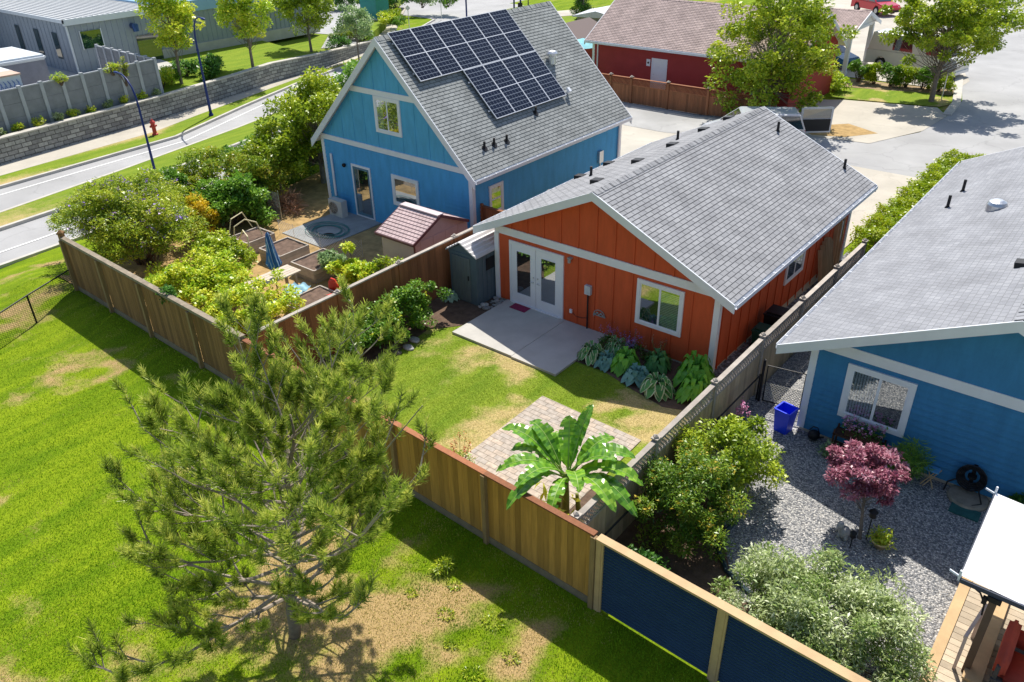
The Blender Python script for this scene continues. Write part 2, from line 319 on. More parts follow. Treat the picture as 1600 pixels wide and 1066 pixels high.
def sheet(name, poly, dz, m, grid=.5, flat=None, thick=0):
    bm = bmesh.new(); vs = [bm.verts.new((p[0], p[1], 0)) for p in poly]; f = bm.faces.new(vs); f.normal_update()
    if f.normal.z < 0 and sum(poly[i][0]*poly[(i+1)%len(poly)][1]-poly[(i+1)%len(poly)][0]*poly[i][1] for i in range(len(poly))) < 0: f.normal_flip()
    bm.normal_update(); bmesh.ops.triangulate(bm, faces=bm.faces[:])
    X = [p[0] for p in poly]; Y = [p[1] for p in poly]
    if flat is None:
        for ax, lo, hi in ((0, min(X), max(X)), (1, min(Y), max(Y))):
            k = math.ceil(lo/grid)*grid
            while k < hi:
                co_ = (k, 0, 0) if ax == 0 else (0, k, 0); no = (1, 0, 0) if ax == 0 else (0, 1, 0)
                bmesh.ops.bisect_plane(bm, geom=bm.verts[:]+bm.edges[:]+bm.faces[:], plane_co=co_, plane_no=no); k += grid
    if thick:
        r = bmesh.ops.extrude_face_region(bm, geom=bm.faces[:]); 
        top = [e for e in r['geom'] if isinstance(e, bmesh.types.BMVert)]
        ts = set(top)
        for v in bm.verts:
            b = hh(v.co.x, v.co.y) if flat is None else flat
            v.co.z = b+dz if v in ts else b+dz-thick
        bmesh.ops.recalc_face_normals(bm, faces=bm.faces[:])
    else:
        for v in bm.verts: v.co.z = (hh(v.co.x, v.co.y) if flat is None else flat)+dz
        bm.normal_update()
        for q in bm.faces:
            if q.normal.z < 0: q.normal_flip()
    me = bpy.data.meshes.new(name); bm.to_mesh(me); bm.free(); me.materials.append(m)
    n = len(me.vertices); a = me.attributes.new('dry', 'FLOAT', 'POINT'); cc = np.empty(n*3); me.vertices.foreach_get('co', cc); cc = cc.reshape(-1, 3)
    a.data.foreach_set('value', dryness(cc[:,0], cc[:,1]).astype(np.float32))
    o = bpy.data.objects.new(name, me); C.objects.link(o); return tag(o, kind='structure')
fy = lambda x: -7.95-.0265*(x+11.7)     # rear fence line
sheet('yard_lawn', [(-1.55,-8.15),(8.7,-8.4),(8.7,-.05),(-1.55,-.05)], .02, MT['yard_lawn'])
sheet('garden_bed_left', [(-1.60,-6.6),(-.25,-5.9),(-.1,-4.4),(-.35,-2.9),(.3,-2.1),(.38,-.1),(-1.60,-.1)], .03, SOIL)
sheet('garden_bed_house', [(3.95,-.03),(4.15,-1.7),(5.1,-1.65),(6.2,-1.95),(7.2,-2.15),(8.65,-1.6),(8.65,-.03)], .03, SOIL)
sheet('garden_bed_banana', [(6.2,-8.25),(6.6,-7.4),(7.7,-5.6),(7.75,-3.3),(8.65,-3.3),(8.65,-8.3)][::-1], .035, SOIL)
sheet('garden_ground', [(-13.5,-7.85),(-1.65,-8.15),(-1.65,2.7),(-3.4,12.6),(-17,12),(-15,2)], .025, STRAW)
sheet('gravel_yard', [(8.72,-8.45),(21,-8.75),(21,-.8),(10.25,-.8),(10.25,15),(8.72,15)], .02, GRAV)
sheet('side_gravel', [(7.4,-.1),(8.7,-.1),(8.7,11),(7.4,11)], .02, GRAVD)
sheet('pond_bed', [(8.75,-8.4),(11.6,-8.5),(11.2,-6.5),(10.6,-5.6),(9.9,-4.2),(8.75,-3.6)], .035, SOIL)
sheet('shrub_bed', [(11.3,-8.5),(14.5,-8.6),(14.4,-7.2),(12.2,-6.6),(11.2,-6.8)], .04, SOIL)
# patio slab and pavers
mb = MB(); mb.box(.40, 2.655, -2.62, -.02, -.05, .09); mb.box(2.665, 4.2, -2.65, -.02, -.05, .088)
struct('patio', mb, CONC)
PAVE = bricks('paver_stone', (.52, .42, .33), (.42, .37, .32), (.22, .18, .13), .30, .15, .006)
mb = MB(); mb.add([(4.55,-6.9,.045),(7.55,-6.9,.045),(7.5,-3.68,.045),(4.5,-3.62,.045)], [(0,1,2,3)]); mb.add([(4.5,-7.6,.04),(6.9,-7.6,.04),(7.2,-6.9,.04),(4.55,-6.9,.04)], [(0,1,2,3)])
struct('paver_patio', mb, PAVE)
# roads at the rear (cul-de-sac)
sheet('road', [(-14,20.6),(40,20.6),(60,95),(-8,95),(-2,60),(3.2,45),(5.35,36),(5.5,32),(5.2,28),(3.7,24.6),(1.0,24.2),(-4,24.6),(-14,24.9)], .03, ASPHR)
sheet('lane', [(-14,20.62),(1.0,20.62),(1.0,24.15),(-4,24.55),(-14,24.85)], .036, ASPH)
sheet('driveway', [(-13,12.8),(-3.3,12.8),(-3.3,10.3),(7.2,10.6),(7.45,20.6),(-13,20.58)], .03, CONCB)
sheet('driveway_apron', [(-2.4,27.2),(-.6,24.4),(1.0,24.15),(3.75,24.5),(5.25,28.3),(5.5,32),(4.6,33.6),(-.3,32.4),(-2.4,31)], .045, CONCB)
sheet('dry_verge', [(-.4,25.3),(.9,24.3),(2.4,24.9),(3.55,26.5),(1.7,27.45)], .05, STRAW)
sheet('verge_lawn', [(-1.2,32.5),(4.6,33.8),(5.3,35.3),(3.6,36.9),(-1,35.6)], .05, MT['yard_lawn'])
sheet('hedge_bed', [(-2,35.5),(4.5,37),(4.4,38.4),(-2,38)], .045, DIRT)
sheet('gravel_verge', [(-14,24.9),(-4,24.6),(-2.4,26.5),(-14,26.6)], .03, GRAVD)
sheet('parking_apron', [(-9,38.5),(4.4,38.5),(4.5,41.5),(2.5,47),(-2,60),(-8,95),(-30,95),(-16,56),(-9,50)], .04, CONCB)
mb = MB()
for p, q in [((5.45,32.2),(5.2,35.3)),((5.2,35.3),(4.3,39.5)),((4.3,39.5),(3.2,44.5))]: mb.beam((p[0],p[1],-.32),(q[0],q[1],-.32),.45,.14)
struct('kerb_cul_de_sac', mb, KERB)
# main street at left
Wp = [(-28.5,-40),(-30.4,-12),(-30.75,-2.6),(-31.4,2),(-32.2,7.5),(-33.4,13.1),(-34.5,17),(-35.1,21.2),(-36.2,25),(-38.2,31)]
Sp = [(-27.2,-40),(-28.3,-12),(-28.9,-3.7),(-29.8,5),(-31.0,8.5),(-32.5,13.5),(-34.5,20),(-35.6,25),(-37.4,30),(-43.5,37.4),(-47.8,42.2),(-52,47)]
Fp = [(-25,-40),(-26.6,-12),(-27.3,-4.4),(-28.0,5.3),(-30.7,11.7),(-33.3,18.5),(-34.9,24.5),(-36.6,28.8),(-44,43),(-47,47.5),(-54,55)]
Np = [(-22,-40),(-22.8,-12),(-23.6,-5.9),(-24.8,.3),(-26.6,8.4),(-29,17),(-31,26),(-37,40),(-42,50)]
Mp = [(-20,-40),(-21.2,-12),(-21.7,-6.7),(-22.4,0),(-24,7),(-26.5,16),(-29,26),(-35,40),(-40,50)]
Kp = [(float(xk(y)), y) for y in (-40,-20,-12,-8.4,-6,0,8,16,26,45)]
def ribbon(name, A, B, z, m, thick=0): return sheet(name, A+B[::-1], 0, m, flat=z, thick=thick)
ribbon('street', Fp, Np, -.80, ASPHR); ribbon('street_near', Mp, Kp, -.805, ASPHR)
sheet('street_crossing', [(-56,44),(-45,43.5),(-37,38),(-28,44),(-20,56),(-20,80),(-70,80)], 0, ASPHR, flat=-.795)
ribbon('median_lawn', Np, Mp, -.68, MT['yard_lawn'], .2)
ribbon('verge_strip_lawn', Sp[:9]+[(-43.6,38.6)], Fp[:8]+[(-41.5,38.4)], -.685, MT['yard_lawn'], .2)
ribbon('sidewalk', Wp[:9]+[(-38.5,30),(-45.5,37.5),(-50,42.6),(-54,46)], Sp, -.68, CONCB, .2)
mb = MB()
for L in (Fp[:9], Np, Mp, Kp):
    for p, q in zip(L, L[1:]): mb.beam((*p, -.745), (*q, -.745), .18, .15)
struct('street_kerbs', mb, KERB)
def offs(L, d): return [(p[0]+d, p[1]) for p in L]
mb = MB()
for L, d in ((Fp[:8], .95), (Kp, -1.5)):
    for p, q in zip(offs(L, d), offs(L, d)[1:]): mb.add([(p[0]-.06,p[1],-.79),(p[0]+.06,p[1],-.79),(q[0]+.06,q[1],-.79),(q[0]-.06,q[1],-.79)], [(0,1,2,3)])
LINE = mat('road_paint', (.78, .78, .76), .8, .1)
for k in range(6): mb.add([(-41+k*1.1,45.5+k*.5,-.785),(-40.5+k*1.1,45.7+k*.5,-.785),(-42+k*1.1,50+k*.5,-.785),(-42.5+k*1.1,49.8+k*.5,-.785)], [(0,1,2,3)])
struct('road_markings', mb, LINE)
# terrace behind the retaining wall
sheet('terrace_lawn', [(p[0]-.35, p[1]) for p in Wp[:8]]+[(-46,23),(-90,30),(-90,-40)], 0, MT['yard_lawn'], flat=.38, thick=1.6)
sheet('terrace_low_lawn', [(-35.5,21.2),(-36.6,25),(-38.6,29),(-44,36.5),(-60,52),(-90,60),(-90,29),(-46,22.9)], 0, MT['yard_lawn'], flat=-.05, thick=1.2)
sheet('terrace_yard', [(-33.6,-30),(-33.6,7.6),(-38.8,7.8),(-38.8,13),(-90,20),(-90,-30)], 0, CONC, flat=.40)
sheet('parking_lot', [(-38.6,24.5),(-36.8,26.5),(-43,33),(-46,37),(-60,48),(-75,40),(-52,27),(-43,29)], 0, ASPHR, flat=-.02)
sheet('far_lawn', [(-49,42),(-45,37.8),(-52,47),(-62,52),(-70,48)], 0, MT['yard_lawn'], flat=-.01)
sheet('far_green', [(-34,45),(-24,42),(-16,46),(-16,60),(-30,62)], .05, MT['yard_lawn'])
sheet('far_footpath', [(-37,49),(-34.5,47),(-26,60),(-29,62)], .07, CONCB)
# ------------------------------------------------------------------ foliage tools
def unit(rng, n):
    a = rng.normal(size=(n, 3)); return a/np.linalg.norm(a, axis=1)[:,None]
def leafarr(rng, P, size, asp=.5, up=.6, droop=0, fold=.12, outward=None):
    n = len(P); A = unit(rng, n); A[:,2] = A[:,2]*.6-droop
    if outward is not None: A = A*.7+outward*.8
    A /= np.linalg.norm(A, axis=1)[:,None]+1e-9
    Nn = unit(rng, n)+np.array([-.33, .6, 1.0])*(up*2+.3)*.8; sd = np.cross(A, Nn); sd /= np.linalg.norm(sd, axis=1)[:,None]+1e-9; N2 = np.cross(sd, A)
    s = (size*rng.uniform(.6, 1.3, n))[:,None]; w = s*asp*.5
    v = np.stack([P, P+A*s*.5+sd*w+N2*s*fold, P+A*s, P+A*s*.5-sd*w+N2*s*fold], 1).reshape(-1, 3)
    return v, np.arange(4*n).reshape(n, 4)
def np_object(name, parts, mats, parent, tint, mi=None, world=True, loc=None):
    v = np.concatenate([p[0] for p in parts]); o = 0; fs = []
    for p in parts: fs.append(p[1]+o); o += len(p[0])
    f = np.concatenate(fs); off = np.zeros(3)
    if parent is not None and world: off = np.array(root_of(parent).location)
    if parent is None: off = np.array(loc)
    me = mkmesh(name, v-off, f, mats if isinstance(mats, list) else [mats], tint, False, mi)
    ob = bpy.data.objects.new(name, me); C.objects.link(ob)
    if parent is not None: ob.parent = parent
    else: ob.location = off
    return ob
def clumps(rng, c, rad, k, inner=.25, bottom=-.6):
    d = unit(rng, k*2); d = d[d[:,2] > bottom][:k]; r = rng.uniform(inner, 1, len(d))**.55*rng.uniform(.72, 1.16, len(d))
    return np.array(c)+d*np.array(rad)*r[:,None]
def crown_pts(rng, cl, n, cr, flat=.75):
    k = len(cl); idx = rng.integers(0, k, n); cs = cr*rng.uniform(.6, 1.3, k); d = unit(rng, n)
    rr = rng.uniform(.35, 1, n)**.6
    return cl[idx]+d*(cs[idx]*rr)[:,None]*np.array([1, 1, flat]), idx, d
GR = leafmat('leaf_mid_green', [(.035,.085,.012), (.08,.17,.018), (.16,.25,.03)])
GRY = leafmat('leaf_yellow_green', [(.10,.18,.012), (.24,.33,.02), (.34,.345,.03), (.62,.62,.06)])
GRD = leafmat('leaf_dark_green', [(.02,.06,.012), (.045,.12,.018), (.10,.20,.03)])
GRO = leafmat('leaf_olive_bronze', [(.06,.11,.012), (.15,.21,.015), (.30,.24,.03)])
GRV = leafmat('leaf_variegated', [(.10,.17,.03), (.30,.37,.12), (.42,.50,.24), (.80,.82,.58)])
GRM = leafmat('leaf_maple_purple', [(.10,.02,.045), (.26,.10,.135), (.50,.33,.38)])
GRB = leafmat('leaf_grey_green', [(.08,.14,.06), (.15,.22,.09), (.28,.34,.17)])
GRL = leafmat('leaf_lime_hedge', [(.13,.20,.008), (.27,.36,.012), (.42,.47,.02)])
GRW = leafmat('leaf_young_lime', [(.07,.115,.008), (.18,.24,.012), (.33,.345,.03)])
PUR = leafmat('purple_flowers', [(.12,.06,.30), (.30,.18,.50), (.50,.35,.62)], .2)
YEL = leafmat('yellow_flowers', [(.6,.35,.01), (.8,.55,.02)], .2)
PNK = leafmat('pink_flowers', [(.55,.12,.28), (.75,.45,.65)], .2)
REDF = leafmat('red_flowers', [(.35,.02,.02), (.6,.08,.06), (.3,.3,.05)], .2)
BRN = leafmat('dry_twigs', [(.15,.07,.04), (.30,.17,.10)], .1)
def shrub(name, label, cat, loc, rad, n, leaf, m, seed, k=26, cr=.3, asp=.5, up=.6, droop=0, stems=6, flowers=None, group=None, cz=None, bark=BARKD, extra=None, inner=.3, flat=.75):
    """multi-stemmed shrub; loc = ground point, rad = half sizes"""
    rng = np.random.default_rng(seed); random.seed(seed); x, y = loc[0], loc[1]; z = hh(x, y) if len(loc) < 3 else loc[2]
    t = thing(name, label, cat, (x, y, z), 0, group); cz = rad[2]*.95 if cz is None else cz
    cl = clumps(rng, (x, y, z+cz), rad, k, inner)
    if extra is not None: cl = np.concatenate([cl, np.array(extra)])
    P, idx, d = crown_pts(rng, cl, n, cr, flat); P[:,2] = np.maximum(P[:,2], z+.03)
    tk = rng.uniform(0, 1, len(cl)); ti = np.clip(.12+.5*tk[idx]+rng.uniform(-.22, .42, n), 0, 1)
    np_object('foliage', [leafarr(rng, P, leaf, asp, up, droop, outward=d*.3)], m, t, ti)
    mb = MB()
    for q in cl[::max(1, len(cl)//max(stems*2, 1))]:
        b = Vector((x+random.uniform(-.12,.12)*rad[0], y+random.uniform(-.12,.12)*rad[1], z)); e = Vector(q); mid = b.lerp(e, .5)+Vector((0,0,.1*rad[2]))
        mb.tube([b, mid, e], [.03*max(rad[2], .6), .018*max(rad[2], .6), .006], 6)
    build('stems', mb, bark, t)
    if flowers:
        fm, fn, fl = flowers; hi = P[(P[:,2] > z+cz*.9)]; 
        if len(hi): 
            Q = hi[rng.integers(0, len(hi), fn)]+np.array([0, 0, .04]); Q = np.repeat(Q, 7, 0)+rng.normal(size=(fn*7, 3))*fl*.6
            np_object('flowers', [leafarr(rng, Q, fl, .7, .8)], fm, t, rng.uniform(0, 1, len(Q)))
    return t
def tree(name, label, loc, hgt, rad, cz, n, leaf, m, seed, trunk_r=.12, k=45, cr=.55, lean=(0, 0), group=None, bark=BARK, flat=.7, z=None, asp=.55, inner=.25, narrow=False):
    rng = np.random.default_rng(seed); random.seed(seed); x, y = loc; z = hh(x, y) if z is None else z
    t = thing(name, label, 'tree', (x, y, z), 0, group)
    cl = clumps(rng, (x+lean[0], y+lean[1], z+cz), rad, k, inner, -.95)
    P, idx, d = crown_pts(rng, cl, n, cr, flat); tk = rng.uniform(0, 1, len(cl)); ti = np.clip(.12+.5*tk[idx]+rng.uniform(-.22, .45, n), 0, 1)
    np_object('crown', [leafarr(rng, P, leaf, asp, .5, .1, outward=d*.3)], m, t, ti)
    mb = MB(); top = Vector((x+lean[0], y+lean[1], z+hgt*.86)); b = Vector((x, y, z-.1))
    tp = [b.lerp(top, s)+Vector((random.uniform(-.05,.05), random.uniform(-.05,.05), 0))*hgt*.15 for s in (0, .2, .4, .6, .8, 1)]
    mb.tube(tp, [trunk_r*1.25, trunk_r, trunk_r*.85, trunk_r*.6, trunk_r*.35, trunk_r*.12], 10)
    for q in cl:
        e = Vector(q); s = max(.22, min(.85, (e.z-z)/hgt-.22)); i = s*5; i0 = min(int(i), 4); st = tp[i0].lerp(tp[i0+1], i-i0); mid = st.lerp(e, .5)+Vector((0, 0, -.04*hgt))
        mb.tube([st, mid, e], [trunk_r*.24, trunk_r*.13, trunk_r*.04], 5)
    build('trunk', mb, bark, t); return t
exec_parts = []
# ------------------------------------------------------------------ houses
def seeglass(name, fac=.45, tint=(.75, .85, .85)):
    m, nt, P, N, L = nodes(name); nt.nodes.remove(P); MT[name] = m
    a = N('ShaderNodeBsdfTransparent'); a.inputs[0].default_value = c4(tint); b = N('ShaderNodeBsdfGlossy'); b.inputs['Roughness'].default_value = .02; b.inputs['Color'].default_value = (.9, .95, 1, 1)
    x = N('ShaderNodeMixShader'); x.inputs[0].default_value = fac; L(a.outputs[0], x.inputs[1]); L(b.outputs[0], x.inputs[2]); L(x.outputs[0], nt.nodes['Material Output'].inputs[0]); return m
SG = seeglass('clear_window_glass'); DARK = mat('painted_dark_interior', (.03, .035, .045), .9, .2, 2)  # dark colour stands in for the shade of unlit rooms
CURT = mat('pale_curtain', (.45, .50, .58), .9, .1, 3); BLIND = mat('white_blinds', (.62, .64, .60), .8, .05)
class Face:
    """wall face: origin o, horizontal unit U, outward N"""
    def __init__(s, o, U, N): s.o = Vector(o); s.U = Vector(U); s.N = Vector(N)
    def p(s, u, z, out=0): q = s.o+s.U*u+s.N*out; return Vector((q.x, q.y, z))
    def bx(s, mb, u0, u1, z0, z1, a, b, mi=0, t=None):
        P = s.p; vs = [P(u0,z0,b),P(u1,z0,b),P(u1,z0,a),P(u0,z0,a),P(u0,z1,b),P(u1,z1,b),P(u1,z1,a),P(u0,z1,a)]
        return mb.add(vs, [(3,2,1,0),(4,5,6,7),(0,1,5,4),(1,2,6,5),(2,3,7,6),(3,0,4,7)], mi, t)
    def q(s, mb, u0, u1, z0, z1, a, mi=0): return mb.add([s.p(u0,z0,a), s.p(u1,z0,a), s.p(u1,z1,a), s.p(u0,z1,a)], [(0,1,2,3)], mi)
def lap(mb, F, u0, u1, z0, z1, clip=None, st=.155):
    z = z0
    while z < z1-.01:
        zt = min(z+st, z1); a0, b0, a1, b1 = u0, u1, u0, u1
        if clip: (a0, b0), (a1, b1) = clip(z), clip(zt)
        if b0-a0 < .05: break
        if b1 < a1: a1 = b1 = (a1+b1)/2
        mb.add([F.p(a0,z,.038), F.p(b0,z,.038), F.p(b1,zt,.006), F.p(a1,zt,.006), F.p(a0,z,0), F.p(b0,z,0)], [(0,1,2,3),(4,5,1,0)])
        z += st
def battens(mb, F, us, z0, zt, w=.045):
    for u in us:
        z1 = zt(u) if callable(zt) else zt
        if z1-z0 > .05: F.bx(mb, u-w/2, u+w/2, z0, z1, .004, .026)
def window(par, F, u0, u1, z0, z1, mul='v', fw=.10, curtain=None, name='window', inset=0, off=0):
    F = Face(F.o+F.N*off, F.U, F.N)
    mb = MB(); o = .05+inset
    F.bx(mb, u0, u1, z1-fw, z1, .0, o); F.bx(mb, u0, u1, z0, z0+fw, .0, o); F.bx(mb, u0, u0+fw, z0+fw, z1-fw, .0, o); F.bx(mb, u1-fw, u1, z0+fw, z1-fw, .0, o)
    w = build(name, mb, TRIM, par, world=False)
    a0, a1, b0, b1 = u0+fw, u1-fw, z0+fw, z1-fw; s = MB(); sw = .035
    F.bx(s, a0, a1, b1-sw, b1, .004, .036+inset); F.bx(s, a0, a1, b0, b0+sw, .004, .036+inset); F.bx(s, a0, a0+sw, b0+sw, b1-sw, .004, .036+inset); F.bx(s, a1-sw, a1, b0+sw, b1-sw, .004, .036+inset)
    um = (a0+a1)/2; zm = (b0+b1)/2
    if mul == 'v': F.bx(s, um-.03, um+.03, b0+sw, b1-sw, .004, .036+inset)
    if mul == 'h': F.bx(s, a0+sw, a1-sw, zm-.03, zm+.03, .004, .036+inset)
    build('sash', s, PVC, w, world=False)
    g = MB(); F.q(g, a0+.01, a1-.01, b0+.01, b1-.01, .0285+inset); build('pane', g, SG, w, world=False)
    g = MB(); F.q(g, a0+.005, a1-.005, b0+.005, b1-.005, .0275 if False else .0265); build('dark_backing', g, DARK, w, world=False)  # flat dark sheet on the solid wall, room shade painted in its colour
    if curtain:
        g = MB(); c0, c1, cm = curtain; n = int((c1-c0)*(a1-a0)/.03)
        if cm == 'blind':
            k = int((b1-b0-.08)/.05)
            for i in range(k): F.bx(g, a0+(a1-a0)*c0, a0+(a1-a0)*c1, b0+.04+i*.05, b0+.075+i*.05, .0270, .0279)
            build('blind', g, BLIND, w, world=False)
        else:
            for i in range(0, n, 2): F.bx(g, a0+(a1-a0)*c0+i*.03, a0+(a1-a0)*c0+i*.03+.04, b0+.04, b1-.04, .0270, .0279)
            build('curtain', g, CURT, w, world=False)
    return w
def roofs(t, W, L, ze, zp, e, o, rm, xr=None, trim=TRIMT, st=.14, gut=True, cap=True, o2=None, capm=None):
    xr = W/2 if xr is None else xr; o2 = o if o2 is None else o2; y0, y1 = -o, L+o2; mb = MB(); sm = MB()
    for sd in (-1, 1):
        xe = -e if sd < 0 else W+e; dx = abs(xr-xe); sl = sqrt(dx*dx+(zp-ze)**2); D = Vector(((xr-xe)/sl, 0, (zp-ze)/sl)); Nn = Vector((-D.z*np.sign(xr-xe), 0, abs(D.x)))
        E0 = Vector((xe, 0, ze)); n = math.ceil(sl/st)
        for i in range(n):
            s0 = i*st; s1 = min(s0+st, sl); a = E0+D*s0+Nn*.012; b = E0+D*s1+Nn*.001; c = E0+D*s0
            Y = lambda v, y: (v.x, y, v.z)
            fs = [(0,1,2,3),(4,5,1,0)] if sd < 0 else [(3,2,1,0),(0,1,5,4)]
            # u runs along the eave, v up the slope
            mb.add([Y(a,y0),Y(a,y1),Y(b,y1),Y(b,y0),Y(c,y0),Y(c,y1)], [f[::-1] for f in fs], 0, None, [(y0,s0+.002),(y1,s0+.002),(y1,s1-.002),(y0,s1-.002),(y0,s0+.001),(y1,s0+.001)])
        a = E0-Nn*.002; b = E0+D*sl-Nn*.002; th = Vector((0, 0, -.09/abs(D.x)))
        sm.prism([(a.x,y0,a.z),(b.x,y0,b.z),(b.x,y0,b.z+th.z),(a.x,y0,a.z+th.z)], (0, y1-y0, 0))
        # rake boards
        for yy, dy in ((y0, -.04), (y1, .04)):
            r = MB(); q = E0-D*.06; k = E0+D*sl; z1 = .012
            r.prism([(q.x,yy,q.z+z1),(k.x,yy,k.z+z1),(k.x,yy,k.z-.21/abs(D.x)),(q.x,yy,q.z-.21/abs(D.x))], (0, dy, 0)); build('rake_board', r, trim, t, world=False)
        if gut:
            g = MB(); x0 = xe; s_ = -1 if sd < 0 else 1
            lo, hi = sorted((x0+s_*.005, x0+s_*.095))
            g.box(lo, hi, y0+.02, y1-.02, ze-.15, ze-.13); wall = x0+s_*.09; lo2, hi2 = sorted((wall, wall+s_*.012)); g.box(lo2, hi2, y0+.02, y1-.02, ze-.13, ze-.02)
            lo3, hi3 = sorted((x0+s_*.003, x0+s_*.012)); g.box(lo3, hi3, y0+.02, y1-.02, ze-.16, ze-.012)
            k = y0+.5
            while k < y1: g.box(lo, hi, k, k+.03, ze-.035, ze-.022); k += .61
            build('gutter', g, TRIMT, t, world=False)
    roof = build('roof', mb, rm, t, world=False); build('roof_deck', sm, trim, t, world=False)
    if cap:
        r = MB(); k = y0; i = 0; zz = (zp-ze)/(xr+e)
        while k < y1-.01:
            kk = min(k+.2, y1); w = .14; up = .035-.006*(i % 2)
            r.add([(xr-w,k,zp-w*zz+up),(xr,k,zp+up),(xr+w,k,zp-w*zz+up),(xr-w,kk,zp-w*zz+up-.012),(xr,kk,zp+up-.012),(xr+w,kk,zp-w*zz+up-.012)], [(0,1,4,3),(1,2,5,4)], 0, None, [(k,.03),(k,.08),(k,.03),(kk,.03),(kk,.08),(kk,.03)])
            k = kk; i += 1
        build('ridge_cap', r, rm, roof, world=False)
    return roof
def rtop(W, ze, zp, e, xr=None):
    xr = W/2 if xr is None else xr
    return lambda x: ze+(x+e)*(zp-ze)/(xr+e) if x <= xr else ze+(W+e-x)*(zp-ze)/(W+e-xr)
def corner(t, x, y, z0, z1, w=.11, m=None):
    for a, b in ((0, 1),):
        mb = MB(); sx = -1 if x < .5 else 1; sy = -1 if y < .5 else 1
        mb.box(min(x-sx*w, x+sx*.052), max(x-sx*w, x+sx*.052), min(y+sy*.006, y+sy*.052), max(y+sy*.006, y+sy*.052), z0, z1)
        mb.box(min(x+sx*.006, x+sx*.0515), max(x+sx*.006, x+sx*.0515), min(y-sy*w, y+sy*.005), max(y-sy*w, y+sy*.005), z0, z1)
        build('corner_trim', mb, m or TRIM, t, world=False)
def pipe_vent(par, x, y, z, hgt=.32, r=.045):
    mb = MB(); mb.cyl(x, y, z-.06, z+hgt, r, 12); mb.cyl(x, y, z-.05, z+.05, r*2.0, 12, r*1.2); build('vent_pipe', mb, BLK, par, world=False)
def box_vent(par, x, y, z, slope, sd, m=BLK):
    # low roof vent lying along the slope; sd = which way the slope falls (-1: towards -x)
    mb = MB(); D = Vector((sd, 0, -slope)).normalized(); Nn = Vector((slope*sd, 0, 1)).normalized(); c = Vector((x, y, z))
    Yv = Vector((0, 1, 0)); a = .17
    vs = [c+D*u*a+Yv*v*a+Nn*w for w in (0.01, .11) for u, v in ((-1,-1),(1,-1),(1,1),(-1,1))]
    vs[4:] = [c+D*u*a*.8+Yv*v*a*.85+Nn*(.05 if u < 0 else .13) for u, v in ((-1,-1),(1,-1),(1,1),(-1,1))]
    mb.add(vs, [(3,2,1,0),(4,5,6,7),(0,1,5,4),(1,2,6,5),(2,3,7,6),(3,0,4,7)]); build('roof_vent', mb, m, par, world=False)

# ---- orange house
W_, L_ = 7.447, 9.99; ZE, ZP = 2.47, 4.45; EO, OO = .53, .385
oh = thing('orange_house', 'burnt orange board and batten house with grey shingle roof and white double patio doors', 'house', (0, 0, 0))
rt = rtop(W_, ZE, ZP, EO)
mb = MB(); mb.prism([(0,0,.06),(W_,0,.06),(W_,0,rt(W_)-.13),(W_/2,0,rt(W_/2)-.13),(0,0,rt(0)-.13)], (0, L_, 0))
F1 = Face((0,0,0), (1,0,0), (0,-1,0)); F2 = Face((W_,0,0), (0,1,0), (1,0,0)); F3 = Face((0,0,0), (0,1,0), (-1,0,0))
battens(mb, F1, [.6+.61*i for i in range(11) if not (.45 < .6+.61*i < 2.7) and not (5.0 < .6+.61*i < 6.5)], .08, 2.30)
battens(mb, F1, [5.54, 6.15], .08, .83); battens(mb, F1, [.6+.61*i for i in range(11)], 2.52, lambda u: rt(u)-.17)
battens(mb, F2, [.3+.61*i for i in range(16) if not (4.4 < .3+.61*i < 6.05)], -.1, 2.45); battens(mb, F2, [4.57, 5.18, 5.79], -.1, .86); battens(mb, F3, [.3+.61*i for i in range(16)], -.1, 2.3)
build('wall', mb, ORANGE, oh, world=False)
mb = MB(); mb.box(-.0, W_+.0, .01, L_, -.6, .055); mb.box(W_-.1, W_+.02, .0, L_, -.6, -.06); build('foundation', mb, FOUND, oh, world=False)
ro = roofs(oh, W_, L_, ZE, ZP, EO, OO, R_OR)
mb = MB(); F1.bx(mb, -.036, W_+.036, 2.30, 2.54, .006, .045); build('band_trim', mb, TRIM, oh, world=False)
corner(oh, 0, 0, .04, 2.29); corner(oh, W_, 0, .04, 2.29); corner(oh, W_, L_, -.3, 2.4)
window(oh, F1, 5.04, 6.47, .82, 2.19, 'v', curtain=(.5, 1, 'blind')); window(oh, F2, 4.53, 5.95, .86, 1.62+.25, 'v', .09)
